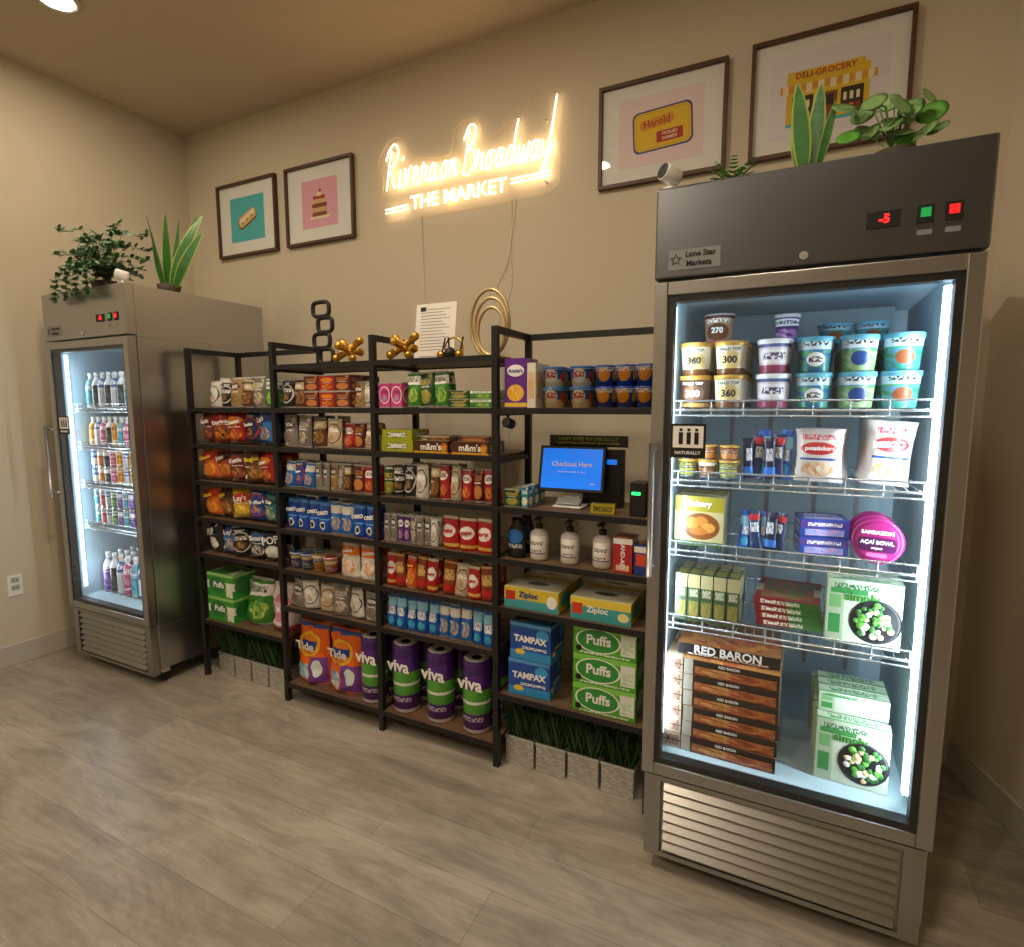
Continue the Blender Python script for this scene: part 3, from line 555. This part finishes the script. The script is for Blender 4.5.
for i,(x,r) in enumerate(((-1.375,.02),(-1.33,.026),(-1.285,.02))): m.sphere(T(x,2.08,1.7065+r),r,GOLD if i!=1 else BLACK); m.tube([(x,2.08,1.72),(x+.015*(-1)**i,2.09,1.80)],.004,BLACK)
m.tube([(-1.33+.045*math.cos(q),2.11,1.7065+.05+.045*math.sin(q)) for q in [2*math.pi*j/24 for j in range(24)]],.004,GOLD,6,closed=True)
m.obj('bead_ornament')
# ---------------- freezers
LED=pbr('led_strip','#dff2ff',.4,emit=8,emitcol='#cfeaff',var=0); LED2=pbr('led_strip_dim','#dff2ff',.4,emit=3,emitcol='#cfeaff',var=0)
DISP=pbr('display_red','#ff2020',.4,emit=6,emitcol='#ff1515'); BTNG=pbr('button_green','#20a050',.3,emit=.6); BTNR=pbr('button_red','#d02020',.3,emit=1.2)
def freezer(xc,yf,depth,H,HM,rp,lp,LED):
    e=empty('glass_door_freezer',(xc,yf+depth/2,0)); w=.765; x0,x1=xc-w/2,xc+w/2; yb=yf+depth; yi=yf+.05
    m=MB(); z0,z1=.33,1.86
    m.b2(x0,x0+.035,yi,yb,z0,z1,STEEL); m.b2(x1-.035,x1,yi,yb,z0,z1,STEEL); m.b2(x0+.035,x1-.035,yb-.05,yb,z0,z1,STEEL)
    m.b2(x0,x1,yi,yb,.09,z0,STEEL); m.b2(x0,x1,yi,yb,z1,H,STEEL)
    m.obj('body',e,.002)
    m=MB(); m.b2(x0+.035,x1-.035,yb-.065,yb-.05,.40,1.84,FWHITE); m.b2(x0+.035,x0+.045,yi,yb-.065,.40,1.84,FWHITE); m.b2(x1-.045,x1-.035,yi,yb-.065,.40,1.84,FWHITE)
    m.b2(x0+.035,x1-.035,yi,yb-.05,.33,.40,FWHITE); m.b2(x0+.035,x1-.035,yi,yb-.05,1.84,1.86,FWHITE)
    for sx in (x0+.16,x0+.30,x1-.30,x1-.16): m.b2(sx-.008,sx+.008,yb-.07,yb-.065,.5,1.8,GREYP)
    m.b2(x0+.1,x1-.1,yb-.2,yb-.066,1.74,1.838,FWHITE); m.obj('liner',e)
    m=MB(); m.b2(x0-.002,x1+.002,yf,yi,1.868,H,HM); m.obj('header',e,.006)
    m=MB()
    m.b2(xc+.135,xc+.205,yf-.003,yf+.001,1.94,1.978,GASK); m.text(T(xc+.172,yf-.004,1.959),'-5',.028,DISP,.0008)
    for dx,mt in ((.255,BTNG),(.31,BTNR)): m.b2(xc+dx-.017,xc+dx+.017,yf-.004,yf+.001,1.94,1.98,GASK); m.b2(xc+dx-.010,xc+dx+.010,yf-.007,yf-.003,1.952,1.973,mt); flat(m,T(xc+dx,yf-.0015,1.918),.03,.012,GREYP)
    m.b2(xc-.345,xc-.205,yf-.002,yf+.001,1.89,1.945,GREYP); m.text(T(xc-.258,yf-.003,1.93),'Lone Star',.021,TXTB,.0005); m.text(T(xc-.262,yf-.003,1.905),'Markets',.021,TXTB,.0005)
    st=[(math.cos(math.radians(90+36*q))*(.016 if q%2==0 else .007)) for q in range(10)]; sz_=[(math.sin(math.radians(90+36*q))*(.016 if q%2==0 else .007)) for q in range(10)]
    m.tube([(xc-.325+st[q],yf-.003,1.918+sz_[q]) for q in range(10)],.0012,TXTB,4,closed=True)
    m.cyl(T(xc+.0,yf+.001,1.893)@R(90,'X'),.011,.011,.006,CHROME,14); m.obj('controls',e)
    m=MB(); a,b=.345,1.86; fw=.038
    m.b2(x0,x0+fw,yf,yi-.004,a,b,STEEL); m.b2(x1-fw,x1,yf,yi-.004,a,b,STEEL); m.b2(x0+fw,x1-fw,yf,yi-.004,b-fw,b,STEEL); m.b2(x0+fw,x1-fw,yf,yi-.004,a,a+fw,STEEL); m.obj('door_frame',e,.003)
    m=MB(); g=.018
    m.b2(x0+fw,x0+fw+g,yf+.008,yi-.006,a+fw,b-fw,GASK); m.b2(x1-fw-g,x1-fw,yf+.008,yi-.006,a+fw,b-fw,GASK); m.b2(x0+fw+g,x1-fw-g,yf+.008,yi-.006,b-fw-g,b-fw,GASK); m.b2(x0+fw+g,x1-fw-g,yf+.008,yi-.006,a+fw,a+fw+g,GASK); m.obj('door_gasket',e)
    m=MB(); n=m.add([Vector(p) for p in ((x0+fw,yf+.007,a+fw),(x1-fw,yf+.007,a+fw),(x1-fw,yf+.007,b-fw),(x0+fw,yf+.007,b-fw))]); m.face([n,n+1,n+2,n+3],GLASS); m.obj('door_glass',e)
    m=MB(); hx=x0+.016; m.tube([(hx,yf-.045,1.0),(hx,yf-.045,1.40)],.009,STEEL,10)
    for zz in (1.02,1.38): m.tube([(hx,yf-.045,zz),(hx,yf+.001,zz)],.007,STEEL,8)
    m.obj('door_handle',e)
    m=MB(); m.b2(x0+.012,x1-.012,yf+.03,yi+.0,.06,.335,STEELH)
    for k in range(7):
        zz=.082+k*.034; pr=[(0,.031),(-.02,.006),(-.018,0),(0,-.001)]
        xa,xb=x0+.07,x1-.07; n=m.add([Vector((xx,yf+.03+p[0],zz+p[1])) for xx in (xa,xb) for p in pr])
        for q in range(3): m.face([n+q,n+q+1,n+4+q+1,n+4+q],STEELH)
        m.face([n,n+3,n+2,n+1],STEELH); m.face([n+4,n+5,n+6,n+7],STEELH)
    m.b2(x0+.012,x0+.06,yf+.012,yf+.03,.06,.335,STEELH); m.b2(x1-.06,x1-.012,yf+.012,yf+.03,.06,.335,STEELH); m.b2(x0+.06,x1-.06,yf+.012,yf+.03,.32,.335,STEELH); m.b2(x0+.06,x1-.06,yf+.012,yf+.03,.06,.076,STEELH); m.obj('grille',e)
    m=MB()
    for fx in (x0+.06,x1-.06):
        for fy in (yi+.05,yb-.06): m.tube([(fx-.012,fy,.031),(fx+.012,fy,.031)],.03,BLACK,14); m.b2(fx-.02,fx+.02,fy-.02,fy+.02,.05,.092,CHROME)
    m.obj('casters',e)
    SZ=[1.5,1.283,1.06,.82]
    m=MB(); sx0,sx1=x0+.047,x1-.047; sy0,sy1=yf+.10,yb-.07
    for z in SZ:
        for yy in (sy0,sy1,(sy0+sy1)/2): m.tube([(sx0,yy,z-.006),(sx1,yy,z-.006)],.004,CHROME,6)
        m.tube([(sx0,sy0,z+.022),(sx1,sy0,z+.022)],.0028,CHROME,5); m.tube([(sx0,sy0-.002,z-.022),(sx1,sy0-.002,z-.022)],.0028,CHROME,5)
        nn=26
        for i in range(nn+1):
            xx=sx0+.003+(sx1-sx0-.006)*i/nn; m.tube([(xx,sy0,z-.002),(xx,sy1,z-.002)],.0016,CHROME,4)
        for i in range(8): xx=sx0+.02+(sx1-sx0-.04)*i/7; m.tube([(xx,sy0,z-.022),(xx,sy0,z+.022)],.0022,CHROME,4)
    m.obj('wire_shelves',e)
    m=MB(); m.b2(x1-.066,x1-.048,yi+.008,yi+.03,.45,1.80,LED); m.b2(x0+.048,x0+.052,yi+.012,yi+.03,.45,1.80,LED2); m.b2(x0+.1,x1-.1,yi+.01,yi+.03,1.83,1.838,LED2); m.obj('led_strips',e)
    for sx,sg,pw in ((x1-.068,-1,rp),(x0+.058,1,lp)):
        l=bpy.data.lights.new('led_light','AREA'); l.shape='RECTANGLE'; l.size=.018; l.size_y=1.3; l.energy=pw; l.color=(.76,.91,1)
        lo=bpy.data.objects.new('led_light',l); scene.collection.objects.link(lo); lo.parent=e
        lo.location=Vector((sx,yi+.022,1.12))-e.location
        lo.rotation_euler=Vector((sg,.75,0)).to_track_quat('-Z','Y').to_euler()
    m=MB(); y=yf+.0065; sx=xc-.275; m.b2(sx-.05,sx+.05,y-.0015,y,1.355,1.455,BLACK); m.b2(sx-.043,sx+.043,y-.0025,y-.0015,1.385,1.448,TXTW)
    for k in range(3): m.b2(sx-.026+.022*k,sx-.014+.022*k,y-.0035,y-.0025,1.395,1.43,BLACK); m.b2(sx-.024+.022*k,sx-.016+.022*k,y-.0035,y-.0025,1.433,1.441,BLACK)
    m.text(T(sx,y-.003,1.37),'NATURALLY',.013,TXTW,.0003); m.obj('door_sticker',e)
    return e
freezer(0,1.70,.80,2.12,STEEL_REFL,8.5,3.5,LED); freezer(-3.385,1.72,.82,2.12,STEEL,4,2.5,LED2)
# ---- contents right freezer
def pint(m,x,y,z,mat,lid,h=.098,r=.047): m.lathe(T(x,y,z),[(r*.82,0),(r*.84,.002),(r*.98,h*.86),(r*1.04,h*.87),(r*1.04,h),(r*.95,h),(r*.93,h-.003)],[mat,mat,lid,lid,lid,lid],20)
ht1=lab('#e0d8c0',('rect',.5,.93,.5,.07,'#d8a838'),('ell',.5,.42,.13,.28,'#d8bc7a'),('rect',.5,.08,.5,.1,'#6b4424')); ht1b=lab('#5a3a2a',('ell',.5,.42,.13,.28,'#8a6448'),('rect',.5,.08,.5,.06,'#c89a50')); GOLDL=pbr('gold_lid','#c99a44',.4,.3)
ht2=lab('#b89a84',('ell',.5,.42,.14,.28,'#7a4a34'),('txt',.5,.8,.14,.08,'#ffffff'),('rect',.5,.05,.5,.1,'#c86878'))
tal=lab('#dccfd4',('rect',.5,.5,.5,.2,'#eee6e6'),('txt',.5,.5,.12,.1,'#3a3060'),('rect',.5,.12,.5,.12,'#903858'),('rect',.5,.82,.5,.06,'#4a5a90'))
bj=lab('#2478b0',('rect',.5,.82,.5,.18,'#c9dce4'),('txt',.5,.82,.13,.08,'#202020'),('pic',.5,.3,.5,.3,'#3f9a4a','#1c4c90'),('ell',.5,.36,.09,.2,'#e8e8e0'),('txt',.5,.36,.07,.08,'#303030')); bj2=lab('#3e9a55',('rect',.5,.82,.5,.18,'#b9d4e4'),('txt',.5,.82,.13,.08,'#202020'),('pic',.5,.3,.5,.3,'#4f9ac8','#2a7a40'),('ell',.5,.36,.09,.2,'#8a4a2a')); bj3=lab('#3a90b8',('rect',.5,.82,.5,.18,'#d0dce0'),('txt',.5,.82,.13,.08,'#202020'),('pic',.5,.3,.5,.3,'#509840','#a8b890'),('ell',.5,.36,.09,.2,'#1f3f80')); BLUEL=pbr('blue_lid','#5aa4be',.4)
m=MB(); Z=1.5015
xs=[-.285,-.182,-.062,.045,.152,.255]
sp=[(ht1,GOLDL),(ht1,GOLDL),(tal,WHITE),(bj,BLUEL),(bj3,BLUEL),(bj2,BLUEL)]
for i,x in enumerate(xs):
    for k in range(2):
        for r in range(4): pint(m,x,1.87+r*.105,Z+k*.1,sp[i][0] if (i+k)%3 or i>1 else ht1b,sp[i][1])
        if i<2: m.text(T(x,1.87-.0475,Z+k*.1+.042),('300','360')[(i+k)%2],.028,TXTB if (i+k)%3 else TXTW,.0009); m.text(T(x,1.87-.0485,Z+k*.1+.073),'HALO TOP',.012,TXTB if (i+k)%3 else TXTW,.0003)
pint(m,-.235,1.99,Z+.2,ht2,maroon); m.text(T(-.235,1.942,Z+.245),'270',.024,TXTW,.0008); pint(m,-.035,1.99,Z+.2,purp,tal,.085,.035)
for x in (.10,.20): pint(m,x,2.09,Z+.2,bj2,BLUEL,.06)
m.obj('ice_cream_pints')
m=MB(); Z=1.2845
for i in range(3): pint(m,-.30+.062*i,1.87,Z,brown if i%2 else dgreen,GOLDL,.055,.029); pint(m,-.30+.062*i,1.87,Z+.0555,maroon,GOLDL,.045,.028); pint(m,-.30+.062*i,1.95,Z,dgreen if i%2 else brown,GOLDL,.055,.029)
m.obj('sauce_jars')
navy=lab('#141c3c',('txt',.5,.6,.3,.15,'#e8e8f0'),('rect',.5,.2,.5,.1,'#2a70c8')); navy2=lab('#1e3464',('txt',.5,.6,.35,.12,'#ffffff'),('rect',.5,.85,.5,.08,'#c03040'))
m=MB()
for i in range(6): m.bag(T(-.118+.020*i,1.88+.01*(i%3),Z)@R(25-8*i)@R(random.uniform(-5,5),'Y'),.034,.125+.012*(i%3),.02,(navy,navy2,bluebar)[i%3],seed=i)
m.obj('ice_cream_bars')
pl=lab('#dccfc8',('ell',.5,.64,.38,.12,'#c83a3a'),('epic',.5,.25,.35,.14,'#d89050','#e6dcc8'),('txt',.5,.85,.34,.05,'#c02a4a'),('rect',.5,.44,.4,.02,'#2a50a0'))
m=MB()
for i in range(3): m.bag(T(.070+.012*i,1.885+.07*i,Z)@R(-8+8*i),.13,.155,.06,pl,seed=i,nx=9,ny=10)
for i in range(3): m.bag(T(.235,1.885+.08*i,Z)@R(5)@R(4,'Y'),.12,.18,.06,pl,seed=i+9,nx=9,ny=10)
m.text(T(.070,1.848,Z+.10)@R(-8),'potstickers',.017,TXTW,.0005); m.text(T(.237,1.848,Z+.115)@R(5),'BIBIGO',.024,TXTW,.0006)
m.obj('frozen_food_bags')
Z=1.0615
cro=lab('#b5a676',('rect',.5,.85,.5,.15,'#988a24'),('ell',.55,.40,.38,.27,'#7a4016'),('ell',.36,.46,.14,.12,'#c08030'),('ell',.55,.5,.14,.10,'#b07028'),('ell',.70,.38,.14,.10,'#c0843a'),('ell',.5,.3,.18,.08,'#a86424'),('rect',.5,.05,.5,.05,'#40602c')); side=lab('#a89f7e',('txt',.5,.5,.3,.35,'#4a5a30'))
m=MB(); m.box(T(-.255,1.875,Z)@R(-3),.15,.05,.16,cro,side); m.text(T(-.255,1.848,Z+.137)@R(-3),'Bakery',.026,TXTW,.0006); m.box(T(-.255,1.935,Z),.15,.05,.16,cro,side); m.box(T(-.26,2.02,Z),.15,.05,.16,cro,side); m.obj('frozen_croissant_boxes')
m=MB()
for i in range(6): m.bag(T(-.125+.019*i,1.89+.012*(i%2),Z)@R(20-9*i)@R(random.uniform(-6,6),'Y'),.038,.12,.02,(bluebar,navy,navy2)[i%3],seed=i)
m.obj('ice_cream_bars')
m=MB(); ub=lab('#2c4aa0',('rect',.5,.7,.5,.18,'#5a3a90'),('txt',.5,.7,.35,.1,'#ffffff'),('pic',.5,.25,.4,.18,'#5aa0e0','#e0a0c0'))
for k in range(2): m.box(T(.09,1.96,Z+.055*k)@R(8),.13,.12,.053,ub)
m.obj('frozen_sandwich_boxes')
ac=lab('#981a68',('rect',.5,.5,.5,.12,'#6a1450')); acd=pbr('acai_lid_dark','#4a1044',.4); acm=pbr('acai_pink','#982064',.4); acf=pbr('acai_frame','#d86aa8',.4)
m=MB()
for k in range(3):
    M=T(.232,1.875+.065*k,Z+.066)@R(-12)@R(90,'X'); m.lathe(M,[(.045,-.035),(.056,.018),(.065,.022),(.065,.028),(.058,.03)],[ac]*4,28)
M=T(.232,1.875,Z+.066)@R(-12)@T(0,-.0305,0); m.cyl(M@R(90,'X'),.054,.054,.002,acm,28); m.text(M@T(0,-.004,.026),'SAMBAZON',.0145,TXTW,.0004); flat(m,M@T(0,-.003,-.008),.092,.040,acd,0,.01); m.text(M@T(0,-.004,-.002),'AÇAÍ BOWL',.0145,TXTW,.0004); m.text(M@T(0,-.004,-.018),'original',.009,TXTW,.0001)
flat(m,M@T(0,-.003,-.038),.05,.012,acf,0,.005)
m.obj('acai_bowls')
Z=.8215
gb=lab('#33492a',('rect',.5,.85,.5,.14,'#a89c70'),('txt',.5,.6,.35,.08,'#c8c0a0'),('pic',.5,.25,.38,.18,'#a0783a','#4a6a2c'))
m=MB()
for i in range(5): m.box(T(-.295+.039*i,1.90,Z)@R(-2),.036,.16,.155,gb,gb)
m.obj('frozen_snack_boxes')
pz=lab('#a81c24',('rect',.5,.5,.5,.16,'#f0e4c8'),('pic',.5,.5,.4,.4,'#c8502a','#4a8a3a')); pzf=lab('#8a1c20',('rect',.75,.5,.25,.5,'#3f7a38'),('txt',.4,.5,.3,.3,'#f0e8d0')); m=MB()
for k in range(4): m.box(T(.012,2.01,Z+.022*k)@R(3-2*k),.185,.24,.021,pzf,pzf,pz)
m.obj('flat_pizza_boxes')
hc=lab('#c6ceba',('rect',.12,.5,.12,.5,'#a8b89a'),('txt',.4,.9,.3,.04,'#2a6a3a'),('rect',.3,.82,.25,.04,'#3a8a48'),('rect',.12,.3,.08,.15,'#3a8a48'),('rect',.12,.65,.08,.1,'#70a868'))
hs=lab('#b2c0a8',('txt',.5,.6,.35,.3,'#3a7a48'),('rect',.5,.1,.5,.1,'#3a8a48')); INKG=pbr('ink_green','#1f7a24',.5); TANM=pbr('food_tan','#d9b98a',.6)
def meal(m,M,w=.185,h=.19,d=.045,det=True):
    m.box(M,w,d,h,hc,hs)
    if not det: return
    m.text(M@T(-.005,-d/2-.001,h*.74),'simply',.034,INKG,.0009)
    m.lathe(M@T(.03,-d/2,h*.4)@R(90,'X'),[(.062,0),(.064,.001),(.058,.003),(.05,.001)],BLACK,28)
    for i in range(50): a=random.uniform(0,6.3); r=.050*math.sqrt(random.random()); m.sphere(M@T(.03+r*math.cos(a),-d/2-.003,h*.4+r*math.sin(a))@R(90,'X')@R(random.uniform(0,90)),random.uniform(.006,.011),[LEAFL,PAPER,LEAFD,TANM,LEAFD][i%5],8,.35)
m=MB()
for i in range(3): meal(m,T(.205,1.86+.05*i,Z)@R(-3),det=i==0)
m.obj('frozen_meal_boxes')
Z=.4015
rb=lab('#1a1012',('rect',.5,.82,.5,.12,'#2a1410'),('pic',.55,.32,.42,.28,'#c88040','#8a2820'),('rect',.06,.5,.05,.5,'#c0b8a8'),('epic',.4,.35,.2,.25,'#d8b060','#b04028')); rs=lab('#a89a84',('txt',.5,.5,.4,.35,'#6a2a20'),('rect',.5,.5,.5,.04,'#3a1a14'))
rtop=lab('#a06c38',('epic',.5,.5,.5,.5,'#d09850','#9a3020'))
m=MB()
for k in range(6): m.box(T(-.135,1.91,Z+.052*k)@R(random.uniform(-1.5,1.5)),.28,.26,.05,rb,rs,rtop)
m.box(T(-.15,1.94,Z+.313),.30,.26,.036,lab('#14161c',('txt',.5,.12,.4,.08,'#e8e0d0')),rs,rtop)
m.text(T(-.15,1.808,Z+.333),'RED BARON',.036,TXTW,.001)
for k in range(6): m.text(T(-.14,1.776,Z+.042+.052*k),'RED BARON',.011,TXTW,.0003)
for k in range(6): m.box(T(-.305,1.91,Z+.052*k),.052,.25,.05,rs,rs)
m.obj('frozen_pizza_boxes')
m=MB()
for i in range(3): meal(m,T(.20-.004*i,1.84+.05*i,Z)@R(-3),det=i==0)
for i in range(3): m.box(T(.20,1.89+.05*i,Z+.192),.18,.045,.06,hc,hs)
for i in range(2): meal(m,T(.20-.01*i,2.06+.06*i,Z),det=False)
m.obj('frozen_meal_boxes')
# ---- contents left freezer
LX=-3.385; bl=[snack('#c8ced0','#2a60b0','#c8c8d0',k=0),snack('#b03038','#e0e0e0','#e8a0a0',tx='#601018',k=1),snack('#2f6fc0','#e0f0ff','#d0e0f0',tx='#103060',k=2),snack('#e0a030','#f0f0e0','#e07020',tx='#603010',k=3),snack('#3a8a4a','#e0f0e0','#c0e0a0',tx='#104020',k=0),snack('#202428','#e8e8e8','#707880',k=1),snack('#9fb6c0','#208aa0','#80c8d8',k=2),snack('#c0407a','#f0f0f0','#f0c0d0',k=3),snack('#6a3a9a','#e0e0f0','#c0a0e0',k=0),snack('#d8641c','#f0f0e0','#f0c060',k=1)]
fill('beverage_bottles',LX-.31,LX+.31,1.501,'bottle',[bl[5],bl[0],bl[5],bl[2],bl[1],bl[6]],.062,.2,.062,4,y=1.85,rnd=True)
fill('beverage_bottles',LX-.31,LX+.31,1.284,'bottle',bl,.058,.165,.058,4,y=1.85,rnd=True)
fill('beverage_cans',LX-.31,LX+.31,1.061,'can',bl,.062,.10,.062,4,y=1.85,rnd=True,stack=2)
fill('beverage_cans',LX-.31,LX+.31,.821,'can',bl,.058,.105,.058,4,y=1.85,rnd=True,stack=2)
fill('beverage_bottles',LX-.31,LX+.31,.401,'bottle',bl,.068,.24,.068,3,y=1.86,rnd=True)
fill('beverage_cans',LX-.31,LX+.31,.401,'can',bl,.066,.12,.066,3,y=2.10,rnd=True,stack=3)
# ---------------- plants
POT=pbr('pot_dark','#4a4036',.7,var=.2); SNK=pbr('snake_leaf','#35752f',.45,var=.6,scale=18,stretch=(1,1,4)); SNKE=pbr('snake_leaf_light','#a8bc58',.45)
def pot(m,x,y,z,r=.06,h=.06): m.lathe(T(x,y,z+.001),[(r*.75,0),(r*.8,.003),(r,h),(r*.93,h),(r*.9,h-.01)],[POT,POT,POT,SOIL],20)
def snake(x,y,z,leaves,r=.05,name='snake_plant'):
    m=MB(); pot(m,x,y,z,r,.045)
    for (dx,dy,L,W_,bend) in leaves:
        b=(x+dx*.1,y+dy*.1,z+.035); m.leaf(b,(dx,dy,1),(dx+.1,-1,.0),L,W_,SNKE,bend,9,tw=.4); m.leaf((b[0],b[1]-.002,b[2]),(dx,dy,1),(dx+.1,-1,.0),L*.985,W_*.74,SNK,bend,9,tw=.4)
    m.obj(name)
snake(.0,1.86,2.12,[(-.12,-.1,.23,.05,.02),(.06,.1,.25,.045,.02),(.22,-.1,.17,.025,.05),(-.2,.1,.15,.03,.1)],.035)
m=MB(); pot(m,.20,1.86,2.12,.055,.045)
for i in range(22):
    a=i*2.4; rr=.02+.09*((i*37)%10)/10; hx=.195+rr*math.cos(a)*1.15; hy=1.84+rr*math.sin(a)*.6; hz=2.12+.06+.125*((i*53)%11)/11
    m.tube([(.20,1.86,2.16),((.20+hx)/2,(1.86+hy)/2,hz+.0),(hx,hy,hz)],.0018,LEAFP,5)
    M=T(hx,hy,hz)@R(random.uniform(-30,30))@R(random.uniform(35,80),'X')@R(random.uniform(-30,30),'Y')@Matrix.Diagonal((1,.88,1,1)); r=.026+.005*(i%3)
    m.lathe(M,[(.001,-.003),(r*.6,.0),(r,.004),(r*.6,.003),(.001,.0)],LEAFP if i%4 else LEAFL,16)
m.obj('pilea_plant')
m=MB(); pot(m,-.20,1.86,2.12,.045,.035)
for i in range(34):
    a=i*2.399; d=Vector((math.cos(a),math.sin(a)*.8,.55+.4*(i%3))); p=Vector((-.2,1.86,2.145))
    L_=.06+.03*(i%3)
    for k in range(8):
        t=k/8; q=p+d.normalized()*L_*t+Vector((0,0,-.03*t*t)); sd=d.cross(Vector((0,0,1))).normalized()
        for sgn in (-1,1): m.leaf(q,sd*sgn+d*.5,(0,0,1),.024*(1.1-t),.010,LEAFL,.2,2)
m.obj('fern_plant')
def seccam(x,y,z,name='security_camera'):
    m=MB(); m.cyl(T(x,y,z+.001),.026,.022,.012,WHITE,16); m.tube([(x,y,z+.01),(x,y,z+.035)],.007,WHITE,8)
    M=T(x,y-.0,z+.05)@R(-35)@R(75,'X'); m.lathe(M@T(0,0,-.03),[(.018,0),(.025,.006),(.025,.055),(.022,.06),(.015,.061)],[WHITE,WHITE,WHITE,BLACK],18); m.obj(name)
seccam(-.358,1.75,2.12); seccam(-3.09,1.77,2.12)
snake(-3.10,2.02,2.12,[(-.34,0,.44,.075,.02),(.12,-.1,.38,.075,.05),(.5,-.1,.38,.075,.5),(-.05,.2,.42,.07,.0),(.3,.1,.42,.07,.15),(-.12,-.2,.29,.07,.1),(.75,-.1,.30,.06,.5)],.06)
m=MB(); pot(m,-3.40,1.87,2.12,.08,.06)
for i in range(64):
    a=i*2.399; out=.08+.18*((i*31)%10)/10; rise=.05+.25*((i*17)%10)/10 if i%3 else .06
    p0=Vector((-3.40,1.87,2.17)); trail=(i%4==0)
    ex=out*math.cos(a)*1.35; ey=out*math.sin(a)*.8
    if trail: ex=-.14+.42*((i*7)%16)/16; ey=-.19; drop=-.10-.05*((i*3)%4)/3
    else: drop=rise
    ex=min(ex,.24)
    pts=smooth([tuple(p0),tuple(p0+Vector((ex*.4,ey*.4,rise*.8+.04))),tuple(p0+Vector((ex*.8,ey*.92,rise*.9+.01 if not trail else .02))),tuple(p0+Vector((ex,ey,drop)))],4)
    for q in pts:
        if q.z<2.135 and q.y>1.70: q.z=2.135
    m.tube(pts,.0014,LEAFG,4)
    for k,q in enumerate(pts[2:]):
        for sgn in (-1,1):
            m.leaf(q,(sgn*random.uniform(.4,1),random.uniform(-1,.4),random.uniform(-.2,.8)),(0,-.5,1),.036,.024,LEAFG if (k+i)%3 else LEAFD,.2,3,True)
m.obj('eucalyptus_plant')
# ---------------- lights
for (x,y,st) in ((-3.25,1.66,200),(-1.5,1.0,620),(-.1,.3,300),(-2.9,-.6,380),(-1.2,-1.4,600)):
    LM=pbr('lamp_disc','#fff0dc',.4,emit=st,emitcol='#ffeacc',var=0)
    m=MB(); m.lathe(T(x,y,HC-.012),[(.072,.002),(.074,0),(.1,0),(.1,.011),(.075,.011)],TRIM,28); m.lathe(T(x,y,HC-.0105),[(.001,0),(.070,0),(.070,.001)],LM,28); m.obj('recessed_ceiling_light')
w=bpy.data.worlds.new('world'); w.use_nodes=True; w.node_tree.nodes['Background'].inputs[0].default_value=(1,.95,.88,1); w.node_tree.nodes['Background'].inputs[1].default_value=.3; scene.world=w
# ---------------- camera
cd=bpy.data.cameras.new('camera'); cd.sensor_width=36; cd.lens=36*565/1024; cd.clip_start=.02
co=bpy.data.objects.new('camera',cd); co.location=(0,0,1.5); co.rotation_euler=(math.radians(90-6.6),0,math.radians(26.45)); scene.collection.objects.link(co); scene.camera=co
scene.view_settings.view_transform='Standard'
